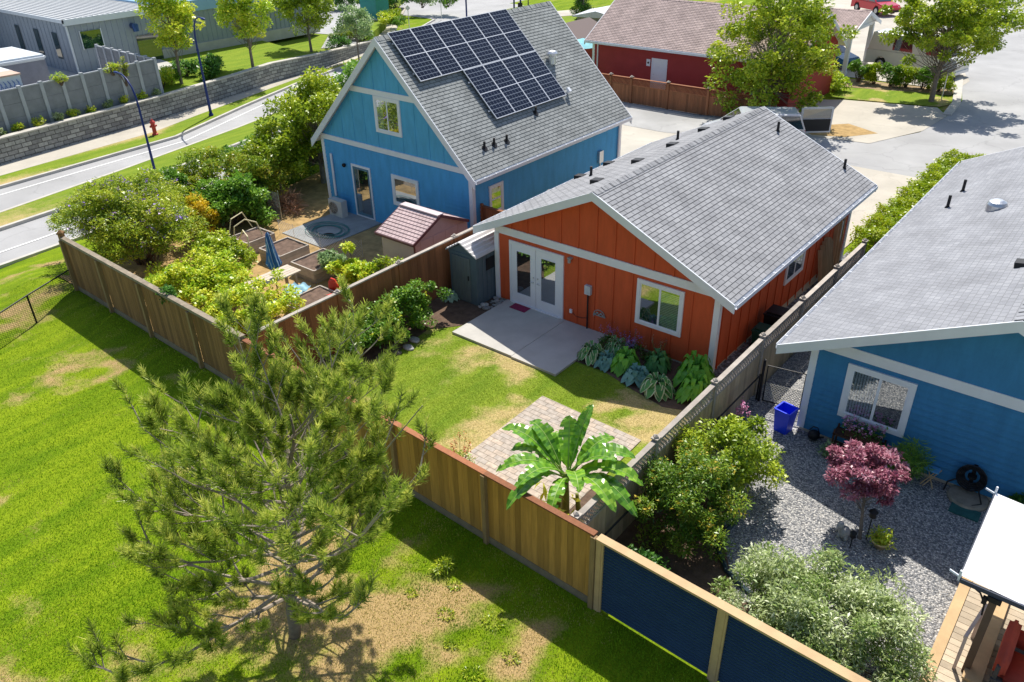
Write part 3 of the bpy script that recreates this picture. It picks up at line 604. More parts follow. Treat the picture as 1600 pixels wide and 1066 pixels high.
# double door
d = MB(); F1.bx(d, .526, .61, .09, 2.17, 0, .05); F1.bx(d, 2.476, 2.56, .09, 2.17, 0, .05); F1.bx(d, .61, 2.476, 2.08, 2.17, 0, .05); F1.bx(d, .61, 2.476, .09, .125, 0, .09)
df = build('door_frame', d, TRIM, oh, world=False)
for i, (a, b) in enumerate(((.615, 1.535), (1.55, 2.47))):
    d = MB(); g = .165; z0, z1 = .13, 2.075
    F1.bx(d, a, a+g, z0, z1, .004, .04); F1.bx(d, b-g, b, z0, z1, .004, .04); F1.bx(d, a+g, b-g, z1-.17, z1, .004, .04); F1.bx(d, a+g, b-g, z0, z0+.3, .004, .04)
    for q in ((a+g, a+g+.03), (b-g-.03, b-g)): F1.bx(d, q[0], q[1], z0+.3, z1-.17, .0302, .048)
    F1.bx(d, a+g+.03, b-g-.03, z1-.2, z1-.17, .0302, .048); F1.bx(d, a+g+.03, b-g-.03, z0+.3, z0+.33, .0302, .048)
    do = build('door', d, PVC, oh, world=False)
    p_ = MB(); F1.q(p_, a+g, b-g, z0+.3, z1-.17, .03); build('pane', p_, SG, do, world=False)
    p_ = MB(); F1.q(p_, a+g, b-g, z0+.3, z1-.17, .012); build('dark_backing', p_, DARK, do, world=False)  # dark sheet behind the door glass, painted as an unlit interior
    u = b-.07 if i == 0 else a+.07
    p_ = MB(); p_.tube([F1.p(u, 1.0, .04), F1.p(u, 1.0, .09), F1.p(u+(-.1 if i == 0 else .1), 1.0, .095)], .012, 8); p_.tube([F1.p(u, 1.16, .038), F1.p(u, 1.16, .06)], .025, 12); build('handle', p_, STEEL, do, world=False)
mb = MB(); F1.bx(mb, 2.74, 2.86, 2.16, 2.2, .004, .12); mb.tube([F1.p(2.8, 2.16, .09), F1.p(2.8, 2.05, .09)], [.05, .05], 10); build('wall_lamp', mb, mat('lamp_grey', (.35,.33,.32), .5), oh, world=False)
mb = MB(); F1.bx(mb, 3.36, 3.56, 1.22, 1.5, .004, .11); u_ = build('meter_box', mb, mat('pale_grey_box', (.55,.58,.62), .5), oh, world=False)
mb = MB(); mb.tube([F1.p(3.46, 1.22, .06), F1.p(3.46, .02, .06)], .024, 8); build('conduit', mb, BLK, u_, world=False)
mb = MB(); mb.tube([F1.p(2.9, .42, .02), F1.p(3.05, .34, .03), F1.p(3.25, .36, .03), F1.p(3.44, .42, .03)], .008, 6); build('cable', mb, BLK, oh, world=False)
mb = MB(); F1.bx(mb, 2.81, 2.89, .40, .52, .004, .05); build('outlet_cover', mb, PVC, oh, world=False)
mb = MB(); F1.bx(mb, 7.36, 7.44, .06, .1, .0, .01); 
sp = (ZP-ZE)/(W_/2+EO)
for x, y in ((4.73, 9.39), (6.97, 10.0), (.55, 4.3), (1.79, 7.84)): pipe_vent(oh, x, y, rt(x))
for x, y in ((2.35, 1.93), (2.34, 4.26), (2.47, 6.23), (2.49, 8.4), (2.65, 10.0), (-.2, 6.6), (-.35, 5.0)): box_vent(oh, x, y, rt(x), sp, -1)
mb = MB(); F2.bx(mb, 8.9, 9.1, .75, 1.5, .004, .12); build('meter_box', mb, mat('pale_grey_box2', (.45,.47,.5), .5), oh, world=False)
# arched garden gate leaning on the side wall and decor hung on the wall
mb = MB()
for i in range(8): a = 7.15+i*.14; z1 = 1.15+.35*sin(pi*(i+.5)/8); mb.beam((W_+.32, a, -.12), (W_+.10, a, z1-.12), .13, .02, (0, 1, 0))
tag(build('garden_gate_leaf', mb, TANW), 'round topped wooden gate leaf leaning against the orange side wall', 'gate')
mb = MB()
for i in range(3): mb.beam((W_+.12, 8.6+i*.3, -.2), (W_+.05, 8.6+i*.3, 1.9), .14, .025, (0, 1, 0))
tag(build('spare_boards', mb, LUMB), 'long spare boards leaning upright on the orange wall near its far corner', 'boards')
mb = MB()
for k in range(9):
    a = pi*k/8; mb.tube([(3.85+.19*cos(a), -.03, .62+.19*sin(a)), (3.85+.19*cos(a+.35), -.035, .62+.19*sin(a+.35))], .012, 6)
for k in range(5): mb.blob((3.72+k*.065, -.04, .66+.05*(k % 2)), (.035, .015, .03), 5, k)
mb.tube([(3.64, -.03, .62), (4.06, -.03, .62)], .014, 6)
tag(build('wall_ornament', mb, mat('verdigris_metal', (.30,.36,.36), .5, .2)), 'half round metal ornament hung on the orange wall beside the black conduit', 'wall ornament')

# ---- blue house with solar panels
bw, bl_ = 8.078, 9.75; bZE, bZP = 2.56, 6.86; bE, bO = .352, .258
bh = thing('blue_solar_house', 'tall light blue house with steep shingle roof carrying solar panels', 'house', (-11.542, 2.785, 0))
brt = rtop(bw, bZE, bZP, bE); zb = -.36
mb = MB(); mb.prism([(0,0,zb),(bw,0,zb),(bw,0,brt(bw)-.16),(bw/2,0,brt(bw/2)-.16),(0,0,brt(0)-.16)], (0, bl_, 0))
B1 = Face((0,0,0), (1,0,0), (0,-1,0)); B2 = Face((bw,0,0), (0,1,0), (1,0,0))
lap(mb, B1, 0, bw, zb, 2.6); lap(mb, B2, 0, bl_, zb, 2.62); build('wall', mb, BLUE, bh, world=False)
mb = MB(); g0 = 2.78; xa = bw/2-(bZP-.3-g0)/((bZP-bZE)/(bw/2+bE)); mb.add([(.32,-.012,g0),(bw-.32,-.012,g0),(bw/2,-.012,bZP-.2)], [(0,1,2)])
battens(mb, B1, [.67+.68*i for i in range(11) if not (3.2 < .67+.68*i < 4.9)], g0, lambda u: min(brt(u)-.3, 4.74) if 2.0 < u < 6.1 else brt(u)-.3)
battens(mb, B1, [3.4, 4.07, 4.75], g0, 3.38); battens(mb, B1, [2.1+.66*i for i in range(7)], 4.98, lambda u: brt(u)-.3)
build('gable_wall', mb, BLUE2, bh, world=False)
mb = MB(); mb.box(.02, bw-.02, .02, bl_, -1.2, zb); build('foundation', mb, FOUND, bh, world=False)
broof = roofs(bh, bw, bl_, bZE, bZP, bE, bO, R_BL)
mb = MB(); B1.bx(mb, -.03, bw+.03, 2.6, 2.80, .006, .06); B1.bx(mb, 2.1, 5.98, 4.76, 4.96, .006, .045); build('band_trim', mb, TRIM, bh, world=False)
for cx in (0, bw): corner(bh, cx, 0, zb, 2.59)
corner(bh, bw, bl_, zb, 2.5)
window(bh, B1, 3.38, 4.76, 3.40, 4.755, 'v', .11, (.0, .3, 'c'), off=.01); window(bh, B1, 3.97, 5.41, .64, 1.87, None, .12, off=.02); window(bh, B2, .87, 1.66, .84, 1.96, 'h', .10, off=.02)
B0 = B1; B1 = Face((0,-.02,0), (1,0,0), (0,-1,0))
d = MB(); B1.bx(d, 1.655, 1.73, zb+.03, 1.85, 0, .05); B1.bx(d, 2.69, 2.764, zb+.03, 1.85, 0, .05); B1.bx(d, 1.73, 2.69, 1.76, 1.85, 0, .05); B1.bx(d, 1.73, 2.69, zb+.03, zb+.08, 0, .07)
df = build('glass_door', d, TRIM, bh, world=False)
d = MB(); B1.bx(d, 1.74, 1.82, zb+.09, 1.75, .03, .045); B1.bx(d, 2.60, 2.68, zb+.09, 1.75, .03, .045); B1.bx(d, 1.82, 2.6, 1.67, 1.75, .03, .045); B1.bx(d, 1.82, 2.6, zb+.09, zb+.2, .03, .045); B1.bx(d, 1.84, 2.04, zb+.2, 1.67, .031, .035); build('sash', d, mat('slate_door_paint', (.10,.20,.28), .5), df, world=False)
d = MB(); B1.q(d, 1.82, 2.6, zb+.2, 1.67, .038); build('pane', d, SG, df, world=False)
d = MB(); B1.q(d, 1.74, 2.68, zb+.09, 1.76, .0275); build('dark_backing', d, DARK, df, world=False)  # dark sheet stands in for the shaded interior, no room modelled
mb = MB(); mb.tube([B1.p(.50, 2.05, .06), B1.p(.48, .25, .06)], .05, 10); build('duct_pipe', mb, PVC, bh, world=False)
mb = MB(); mb.blob(tuple(B1.p(1.26, 1.70, .08)), (.07, .09, .08), 6, 1); build('wall_lamp', mb, IRON, bh, world=False)
mb = MB(); B2.bx(mb, 8.0, 8.3, .95, 1.45, .02, .14); mb.tube([B2.p(8.15, .95, .07), B2.p(8.15, -.3, .07)], .025, 8); build('meter_box', mb, STEEL, bh, world=False)
mb = MB(); mb.tube([B2.p(9.55, 2.35, .1), B2.p(9.55, -.3, .07)], .045, 8); build('downspout', mb, TRIM, bh, world=False)
# roof-slope frame on the right side: s up from the eave, y along
bs = sqrt((bw/2+bE)**2+(bZP-bZE)**2); BD = Vector((-(bw/2+bE)/bs, 0, (bZP-bZE)/bs)); BN = Vector(((bZP-bZE)/bs, 0, (bw/2+bE)/bs))
BP = lambda s, y, o=0: Vector((bw+bE, y-2.785, bZE))+BD*s+BN*o
PVM, nt, P, N, L = nodes('solar_cells'); uv = N('ShaderNodeUVMap'); br = N('ShaderNodeTexBrick', offset=0); L(uv.outputs[0], br.inputs['Vector'])
for k, c in (('Color1', (.004, .007, .020)), ('Color2', (.006, .010, .028)), ('Mortar', (.20, .23, .28))): br.inputs[k].default_value = c4(c)
br.inputs['Scale'].default_value = 1; br.inputs['Brick Width'].default_value = 1/6; br.inputs['Row Height'].default_value = 1/12; br.inputs['Mortar Size'].default_value = .005; L(br.outputs[0], P.inputs['Base Color']); P.inputs['Roughness'].default_value = .15; P.inputs['Specular IOR Level'].default_value = .3
ALU = mat('aluminium_frame', (.72, .74, .78), .4, .03, metal=.2)
panels = []
for s0, SH, ys in ((4.02, 2.11, [3.03+1.104*i for i in range(6)]), (1.80, 2.205, [5.24+1.104*i for i in range(4)])):
    for y in ys:
        f = MB(); y0, y1, s1 = y+.006, y+1.098, s0+SH; h0, h1 = .12, .155
        for a, b, c, d_ in ((s0, s0+.02, y0, y1), (s1-.02, s1, y0, y1), (s0+.02, s1-.02, y0, y0+.02), (s0+.02, s1-.02, y1-.02, y1), ((s0+s1)/2-.012, (s0+s1)/2+.012, y0+.02, y1-.02)):
            vs = [BP(s, yy, hh_) for hh_ in (h0, h1) for s, yy in ((a, c), (b, c), (b, d_), (a, d_))]
            f.add(vs, [(3,2,1,0),(4,5,6,7),(0,1,5,4),(1,2,6,5),(2,3,7,6),(3,0,4,7)])
        po = build('solar_panel', f, ALU, bh, world=False)
        g = MB()
        for a, b, v0, v1 in ((s0+.02, (s0+s1)/2-.012, 0, .5), ((s0+s1)/2+.012, s1-.02, .5, 1)):
            g.add([BP(a, y0+.02, .15), BP(a, y1-.02, .15), BP(b, y1-.02, .15), BP(b, y0+.02, .15)], [(0,1,2,3)], 0, None, [(0,v0),(1,v0),(1,v1),(0,v1)])
        build('cells', g, PVM, po, world=False)
mb = MB()
for s in (4.4, 5.7):
    mb.beam(BP(s, 2.98, .08), BP(s, 9.72, .08), .05, .05, BN)
for s in (2.2, 3.5): mb.beam(BP(s, 5.15, .08), BP(s, 9.75, .08), .05, .05, BN)
for s, y in ((4.4, 3.2), (4.4, 6.4), (5.7, 3.2), (5.7, 6.4), (2.2, 5.5), (3.5, 5.5), (2.2, 8), (3.5, 8), (2.2, 9.6), (4.4, 9.5), (5.7, 9.5)): mb.beam(BP(s, y, 0), BP(s, y, .08), .05, .05, (0, 1, 0))
build('panel_rails', mb, STEEL, bh, world=False)
for y, s in ((3.91, .95), (4.45, .95), (5.13, .9), (7.49, 1.55)):
    q = BP(s, y); box_vent(bh, q.x, q.y, q.z, 1, 1) if False else None
    mb = MB(); mb.tube([BP(s, y, 0), BP(s, y, .03)], [.13, .12], 12); mb.tube([q+Vector((0,0,0)), q+Vector((0,0,.26))], .045, 10); build('vent_pipe', mb, BLK, bh, world=False)
q = BP(3.35, 10.28); mb = MB(); mb.tube([q, q+Vector((0,0,.30))], [.17, .15], 16); mb.lathe(q.x, q.y, [(.17,q.z+.30),(.24,q.z+.33),(.24,q.z+.42),(.16,q.z+.50),(.05,q.z+.53)], 18); build('turbine_vent', mb, STEEL, bh, world=False)
q = BP(1.95, 9.95); mb = MB(); mb.tube([BP(1.95,9.95,0), BP(1.95,9.95,.2)], .06, 10); mb.beam(BP(1.85,9.9,.2), BP(2.05,9.9,.2), .14, .1, BN); build('junction_box', mb, PVC, bh, world=False)

# ---- right-hand blue house
rw = 2*(13.976-10.27); rl = 15.35; rE = .633; rO = .5
rh = thing('blue_single_storey_house', 'deep blue lap sided house with light grey shingle roof above the gravel yard', 'house', (10.27, -.946, 0))
rrt = rtop(rw, 2.41, 4.47, rE)
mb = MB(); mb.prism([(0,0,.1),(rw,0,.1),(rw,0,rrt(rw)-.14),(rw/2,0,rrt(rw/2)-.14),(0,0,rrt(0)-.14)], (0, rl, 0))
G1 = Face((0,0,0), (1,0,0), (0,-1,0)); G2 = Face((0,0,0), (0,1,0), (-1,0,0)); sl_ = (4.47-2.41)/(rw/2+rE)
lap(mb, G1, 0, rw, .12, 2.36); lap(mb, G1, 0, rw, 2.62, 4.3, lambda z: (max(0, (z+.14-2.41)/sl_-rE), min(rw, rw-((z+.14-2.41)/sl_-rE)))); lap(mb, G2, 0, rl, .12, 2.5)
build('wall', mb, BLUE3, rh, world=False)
mb = MB(); mb.box(.0, rw, .0, rl, -.6, .11); build('foundation', mb, FOUND, rh, world=False)
roofs(rh, rw, rl, 2.41, 4.47, rE, rO, R_RT)
mb = MB(); G1.bx(mb, -.03, rw+.03, 2.36, 2.62, .006, .06); build('band_trim', mb, TRIM, rh, world=False)
corner(rh, 0, 0, .12, 2.35)
window(rh, G1, .80, 2.25, .82, 2.23, 'v', .12, (.02, .45, 'c'), off=.02)
for x, y in ((.38, 11.0), (.36, 9.3)): pipe_vent(rh, x, y, rrt(x), .38)
q = (1.75, 8.1); mb = MB(); mb.lathe(q[0], q[1], [(.26,rrt(1.75)-.1),(.26,rrt(1.75)+.12),(.22,rrt(1.75)+.2),(.12,rrt(1.75)+.25),(.02,rrt(1.75)+.26)], 20); build('dome_vent', mb, STEEL, rh, world=False)
box_vent(rh, 3.2, 2.8, rrt(3.2), sl_, -1)
# ---- red house at the back (ridge across the picture)
def redhouse():
    w, l = 6.7, 13; ze, zp, e, o = 2.5, 4.7, .4, .4; zb = -.35
    t = thing('red_house', 'long barn red house with tan shingle roof and a single white side door', 'house', (-14.7, 26.8+e+w, 0), -pi/2)
    f = rtop(w, ze, zp, e); mb = MB(); mb.prism([(0,0,zb),(w,0,zb),(w,0,f(w)-.13),(w/2,0,f(w/2)-.13),(0,0,f(0)-.13)], (0, l, 0)); F = Face((w,0,0), (0,1,0), (1,0,0)); G = Face((0,0,0), (1,0,0), (0,-1,0))
    lap(mb, F, 0, l, zb, 2.5, None, .2); lap(mb, G, 0, w, zb, 2.5, None, .2); build('wall', mb, RED, t, world=False); roofs(t, w, l, ze, zp, e, o, R_RD)
    d = MB(); F.bx(d, 4.27, 4.36, zb+.1, 1.85, 0, .05); F.bx(d, 5.26, 5.35, zb+.1, 1.85, 0, .05); F.bx(d, 4.36, 5.26, 1.76, 1.85, 0, .05); do = build('door', d, TRIM, t, world=False)
    d = MB(); F.bx(d, 4.36, 5.26, zb+.1, 1.76, .03, .042); build('door_leaf', d, PVC, do, world=False); d = MB()
    for z in (.75, .9): d.blob(tuple(F.p(4.45, z, .06)), .03, 4, 1)
    build('handle', d, STEEL, do, world=False)
    d = MB(); F.bx(d, 3.92, 4.18, 1.35, 1.75, .0, .06); d2 = build('dryer_vent', d, TRIM, t, world=False); d = MB(); d.tube([F.p(4.05, 1.55, .06), F.p(4.05, 1.55, .075)], .06, 12); build('vent_hole', d, BLK, d2, world=False)
    d = MB(); d.tube([F.p(.35, 2.4, .3), F.p(.35, 2.25, .05), F.p(.35, -.3, .05)], .045, 8); build('downspout', d, TRIM, t, world=False); corner(t, w, 0, zb, 2.4); pipe_vent(t, 5.6, 8.4, f(5.6), .5)
    return t
redhouse()
def porch():
    t = thing('carport', 'tan roofed open carport on white posts at the end of the red house', 'carport', (-8.3, 43.2, 0), -pi/2)
    roofs(t, 4.4, 5.9, 2.5, 3.4, .3, .2, R_RD, gut=False)
    for x, y in ((.1, 5.7), (4.3, 5.7), (4.3, 2.9), (.1, 2.9)):
        mb = MB(); mb.box(x-.13, x+.13, y-.13, y+.13, -.35, 2.35); mb.box(x-.17, x+.17, y-.17, y+.17, -.35, -.1); build('post', mb, TRIM, t, world=False)
    mb = MB(); mb.box(-.1, 4.5, 5.6, 5.8, 2.33, 2.52); mb.prism([(0,5.75,2.52),(4.4,5.75,2.52),(2.2,5.75,3.3)], (0,-.06,0)); build('gable_beam', mb, TRIM, t, world=False)
porch()
# small far buildings
t = thing('red_outbuilding', 'small dark red gabled shed glimpsed behind the red house', 'shed', (-21, 33, 0)); mb = MB(); mb.prism([(-1.8,-1.3,-.4),(1.8,-1.3,-.4),(1.8,-1.3,1.4),(0,-1.3,2.1),(-1.8,-1.3,1.4)], (0,4,0)); build('wall', mb, RED, t, world=False)
mb = MB(); mb.prism([(-2,-1.6,1.3),(0,-1.6,2.1),(0,-1.6,2.2),(-2,-1.6,1.4)], (0,4.6,0)); mb.prism([(2,-1.6,1.3),(0,-1.6,2.1),(0,-1.6,2.2),(2,-1.6,1.4)], (0,4.6,0)); build('roof', mb, R_RD, t, world=False)
t = thing('grey_outbuilding', 'small grey shed with pale metal roof standing behind the red house', 'shed', (-23.3, 41.5, 0), .2); mb = MB(); mb.box(-1.7,1.7,-1.5,1.5,-.4,1.5); build('wall', mb, mat('grey_siding', (.25,.25,.27), .7), t, world=False)
mb = MB(); mb.prism([(-2,-1.8,1.5),(2,-1.8,1.5),(2,-1.8,1.58),(0,-1.8,2.0),(-2,-1.8,1.58)], (0,3.6,0)); build('roof', mb, mat('pale_metal_roof', (.62,.65,.70), .5), t, world=False)
t = thing('blue_parasol', 'pale turquoise patio parasol open beside the red house', 'parasol', (-17.3, 29.8, -.35)); mb = MB(); mb.lathe(0, 0, [(1.3,1.85),(.7,2.1),(.04,2.3)], 8); build('canopy', mb, mat('turquoise_cloth', (.25,.60,.66), .8), t, world=False); mb = MB(); mb.cyl(0, 0, 0, 2.2, .03); build('pole', mb, STEEL, t, world=False)
# ------------------------------------------------------------------ fences
def board_panel(mb, p, q, z0, z1, bwid=.14, out=0.0, jag=0):
    p = Vector((*p, 0)); q = Vector((*q, 0)); d = q-p; L = d.length; u = d/L; n = max(1, round(L/bwid)); nn = Vector((-u.y, u.x, 0))
    for i in range(n):
        a = p+u*(L*i/n+.002); b = p+u*(L*(i+1)/n-.002); o = nn*(out+random.uniform(-.003, .003)); t = .022
        vs = [(a+o-nn*t/2), (b+o-nn*t/2), (b+o+nn*t/2), (a+o+nn*t/2)]; zz = z1+random.uniform(-jag, jag); c = z0+hh(a.x, a.y)
        mb.add([(v.x, v.y, c) for v in vs]+[(v.x, v.y, zz) for v in vs], [(3,2,1,0),(4,5,6,7),(0,1,5,4),(1,2,6,5),(2,3,7,6),(3,0,4,7)])
def fence(name, label, pts, z1, bm_, pm_, cm_, post_h=0, cap=(.14, .04), pw=.1, kick=None, posts=True, rail=True, group=None, lattice=0, knob=False, postout=0, cap_tilt=0, jag=0):
    x0, y0 = pts[0]; t = thing(name, label, 'fence', (x0, y0, hh(x0, y0)), 0, group)
    for i, (p, q) in enumerate(zip(pts, pts[1:])):
        mb = MB(); d = Vector((q[0]-p[0], q[1]-p[1], 0)); L = d.length; u = d/L; a = (p[0]+u.x*pw/2, p[1]+u.y*pw/2); b = (q[0]-u.x*pw/2, q[1]-u.y*pw/2)
        board_panel(mb, a, b, .12 if kick else .04, z1-lattice-.02, jag=jag); build('board_panel', mb, bm_, t)
        if kick: k = MB(); k.beam((*a, hh(*a)+.08), (*b, hh(*b)+.08), .05, .2); build('kick_board', k, kick, t)
        if lattice:
            k = MB(); H = lattice-.05; zl = z1-lattice; st = .11; n = int(L/st)+4; ux, uy = u.x, u.y
            for j in range(-4, n):
                for sg in (1, -1):
                    s0 = j*st; s1 = s0+H; A, B = (s0, s1)
                    za, zb = (zl, zl+H) if sg > 0 else (zl+H, zl)
                    lo, hi = pw/2, L-pw/2
                    if B <= lo or A >= hi: continue
                    if A < lo: za += (zb-za)*(lo-A)/(B-A); A = lo
                    if B > hi: zb = za+(zb-za)*(hi-A)/(B-A); B = hi
                    o = .006*sg
                    k.beam((p[0]+ux*A-uy*o, p[1]+uy*A+ux*o, za), (p[0]+ux*B-uy*o, p[1]+uy*B+ux*o, zb), .008, .035, (0,0,1))
            k.beam((*a, zl-.01), (*b, zl-.01), .05, .05); build('lattice', k, cm_, t)
        k = MB(); m_ = .5*(L+cap[0]*0); k.beam((p[0]+u.x*.0, p[1]+u.y*.0, z1+cap[1]/2), (q[0], q[1], z1+cap[1]/2+.001*(i%2)), cap[0], cap[1]); build('cap_rail', k, cm_, t)
    if posts:
        for i, p in enumerate(pts):
            d = Vector((pts[min(i+1, len(pts)-1)][0]-pts[max(i-1, 0)][0], pts[min(i+1, len(pts)-1)][1]-pts[max(i-1, 0)][1], 0)).normalized()
            n = Vector((-d.y, d.x, 0))*postout; mb = MB(); g = hh(*p)-.1; c = (p[0]+n.x, p[1]+n.y)
            mb.beam((*c, g), (*c, z1+post_h), pw, pw, (d.x, d.y, 0)); po = build('post', mb, pm_, t)
            if knob:
                k = MB(); z = z1+post_h; k.beam((*c, z), (*c, z+.03), pw+.06, pw+.06, (d.x, d.y, 0)); k.lathe(c[0], c[1], [(pw*.7, z+.03), (pw*.65, z+.06), (.01, z+.10)], 4); build('post_cap', k, GREYW, po)
    return t
fp = lambda x, d=0: (x, fy(x)+d)
fence('rear_fence', 'weathered dark brown board fence with mossy grey top rail along the left garden', [fp(x) for x in (-11.68,-9.2,-6.7,-3.95,-1.45)], 1.80, BROWNF, POSTW, mat('mossy_grey_wood', (.27, .225, .165), .9, .35, 5, .5, 40), post_h=-.02, cap=(.16,.09), kick=mat('grey_brown_kick_board', (.24,.19,.13), .9, .25, 4), postout=-.07, pw=.11)
mb = MB(); mb.beam((-11.75, -7.93, -.1), (-11.75, -7.93, 1.98), .16, .16); mb.lathe(-11.75, -7.93, [(.14,1.98),(.14,2.02),(.02,2.1)], 4); tag(build('gate_post', mb, BROWNF), 'thick capped brown post ending the dark fence beside the chain link', 'post')
fence('rear_fence', 'golden cedar board fence with red brown cap behind the banana plant', [fp(x) for x in (-1.40,1.40,4.1,6.75,9.36)], 1.78, CEDAR, POSTW, CEDARR, post_h=-.0, cap=(.13,.035), kick=mat('grey_brown_kick_board', (.24,.19,.13), .9, .25, 4), postout=-.05)
# navy corrugated panels in lumber frames
t = thing('corrugated_fence', 'navy corrugated sheet fence in light lumber frame at bottom right', 'fence', (9.47, fy(9.47), 0))
XS = (9.47, 11.84, 14.3, 16.8)
for i, x in enumerate(XS): mb = MB(); mb.beam((x, fy(x)-.02, -.1), (x, fy(x)-.02, 1.74), .10, .10); build('post', mb, LUMB, t)
for i in range(3):
    a, b = XS[i]+.05, XS[i+1]-.05; mb = MB(); k = 0; z = .03; vs = []; n = 0
    while z < 1.70:
        mb.add([(a,fy(a)+.005,z),(b,fy(b)+.005,z),(b,fy(b)-.03,z+.06),(a,fy(a)-.03,z+.06),(a,fy(a)+.005,z+.074),(b,fy(b)+.005,z+.074)], [(0,1,2,3),(3,2,5,4)]); z += .074
    build('corrugated_sheet', mb, NAVY, t, smooth=False)
    for xx in (a+.02, b-.02): mb = MB(); mb.beam((xx, fy(xx)-.035, 0), (xx, fy(xx)-.035, 1.72), .04, .04); build('frame_strip', mb, LUMB, t)
    mb = MB(); mb.beam((XS[i]-.05, fy(XS[i]), 1.765), (XS[i+1]-.05, fy(XS[i+1]), 1.765), .17, .045); build('cap_rail', mb, LUMB, t)
fence('divider_fence', 'brown board fence with pale cap dividing the lawn from the left garden', [(-1.50,-7.95),(-1.52,-5.09),(-1.55,-2.7),(-1.56,-.25),(-1.56,2.3),(-1.56,4.8)], 1.78, CEDARR, CEDARR, GREYW, post_h=.04, cap=(.12,.04), knob=True)
fence('lattice_fence', 'tan board fence with lattice top between the orange house and gravel yard', [(8.80,-8.30),(8.78,-5.44),(8.78,-2.8),(8.78,-.2),(8.80,2.3),(8.82,4.8),(8.84,7.13)], 1.68, TANW, GREYW, GREYW, post_h=.08, cap=(.12,.045), lattice=.36, knob=True)
fence('side_return_fence', 'short reddish fence panel between the blue house and the orange house', [(-3.4,3.2),(-1.6,3.2)], 1.35, CEDARR, CEDARR, CEDARR, post_h=.1)
fence('lattice_fence', 'red brown fence with lattice top and capped posts before the red house', [(-14.2,24.9),(-11.85,24.9),(-10.4,24.9),(-7.95,24.9),(-5.4,24.9),(-2.9,24.9)], 1.05, CEDARR, CEDARR, CEDARR, post_h=.08, lattice=.38, knob=True, pw=.14)
# black rail along the lattice fence, chain link gate
mb = MB(); mb.tube([(8.93,-8.1,.75),(8.93,-.35,.75)], .022, 8)
for y in (-7.9,-5.3,-2.7,-.4): mb.tube([(8.93,y,-.05),(8.93,y,.78)], .025, 8)
tag(build('handrail', mb, IRON), 'long black metal rail fixed along the gravel side of the lattice fence', 'rail')
t = thing('chain_link_gate', 'black framed chain link gate between the lattice fence and blue house', 'gate', (9.02, -.45, 0))
mb = MB(); mb.tube([(9.0,-.42,0),(9.0,-.42,1.25)], .035, 8); build('hinge_post', mb, IRON, t)
mb = MB(); mb.tube([(9.10,-.42,.08),(9.10,-.42,1.12),(10.0,-.25,1.12),(10.0,-.25,.08),(9.10,-.42,.08)], .02, 8); build('frame', mb, IRON, t)
mb = MB()
def mesh_wire(mb, a, b, z0, z1, st=.075, r=.0035):
    a = Vector((*a, 0)); b = Vector((*b, 0)); L = (b-a).length; u = (b-a)/L; H = z1-z0; n = int((L+H)/st)
    for j in range(n+1):
        for sg in (0, 1):
            s0 = j*st-H; s1 = j*st; A, B = max(s0, 0), min(s1, L)
            if B-A < .01: continue
            za, zb = z0+(A-s0), z0+(B-s0)
            if sg: za, zb = z1-(za-z0), z1-(zb-z0)
            mb.beam((a.x+u.x*A, a.y+u.y*A, za), (a.x+u.x*B, a.y+u.y*B, zb), r*2, r*2)
mesh_wire(mb, (9.1,-.42), (10.0,-.25), .1, .62, r=.005); build('wire_mesh', mb, mat('gate_wire', (.55,.53,.45), .6), t)
t = thing('chain_link_fence', 'low black chain link fence at the left edge of the field', 'fence', (-11.7, -8.05, -.1))
pts = [(-11.72,-8.05),(-10.9,-9.75),(-9.6,-12.2),(-8.4,-14.6)]
for p in pts: mb = MB(); mb.tube([(*p,-.3),(*p,.75)], .03, 8); build('post', mb, IRON, t)
mb = MB(); mb.tube([(*p,.74) for p in pts], .022, 8); build('top_rail', mb, IRON, t)
mb = MB()
for p, q in zip(pts, pts[1:]): mesh_wire(mb, p, q, -.25, .72, .09, .0028)
build('wire_mesh', mb, IRON, t)
# ------------------------------------------------------------------ sheds
t = thing('pink_shed', 'small pink resin garden shed with tiled gable roof beside the blue house', 'shed', (-3.7, .4, 0)); PKW = mat('pink_resin', (.50,.38,.40), .6, .06, 4); PKD = mat('maroon_trim', (.14,.06,.07), .6)
PX0, PX1, PY0, PY1 = -4.5, -2.95, -.72, 1.68
mb = MB(); mb.prism([(PX1,PY0,-.45),(PX1,PY1,-.45),(PX1,PY1,1.42),(PX1,(PY0+PY1)/2,1.95),(PX1,PY0,1.42)], (PX0-PX1,0,0))
for k in range(4): y = PY0+.3+k*.6; mb.box(PX1-.01, PX1+.012, y, y+.5, -.3, 1.35)
build('wall', mb, PKW, t)
mb = MB(); ym = (PY0+PY1)/2
for y, s in ((PY0-.14, 1), (PY1+.14, -1)):
    n = 10; dy = (ym-y)/n
    for i in range(n):
        za = 1.40+.62*i/n; zb_ = 1.40+.62*(i+1)/n; mb.add([(PX0-.12,y+dy*i,za+.025),(PX1+.12,y+dy*i,za+.025),(PX1+.12,y+dy*(i+1),zb_+.008),(PX0-.12,y+dy*(i+1),zb_+.008),(PX0-.12,y+dy*i,za-.02),(PX1+.12,y+dy*i,za-.02)], [(0,1,2,3),(4,5,1,0)], 0, None, [(0,i*.13),(1.8,i*.13),(1.8,i*.13+.13),(0,i*.13+.13),(0,i*.13),(1.8,i*.13)])
build('roof', mb, R_PK, t)
mb = MB(); mb.box(PX0-.12, PX1+.12, ym-.14, ym+.14, 2.0, 2.04); build('ridge_cap', mb, mat('pale_pink_cap', (.62,.52,.54), .5), t)
mb = MB()
for x in (PX0-.14, PX1+.12):
    mb.beam((x+.01, PY0-.16, 1.37), (x+.01, ym, 1.98), .03, .1); mb.beam((x+.01, PY1+.16, 1.37), (x+.01, ym, 1.98), .03, .1)
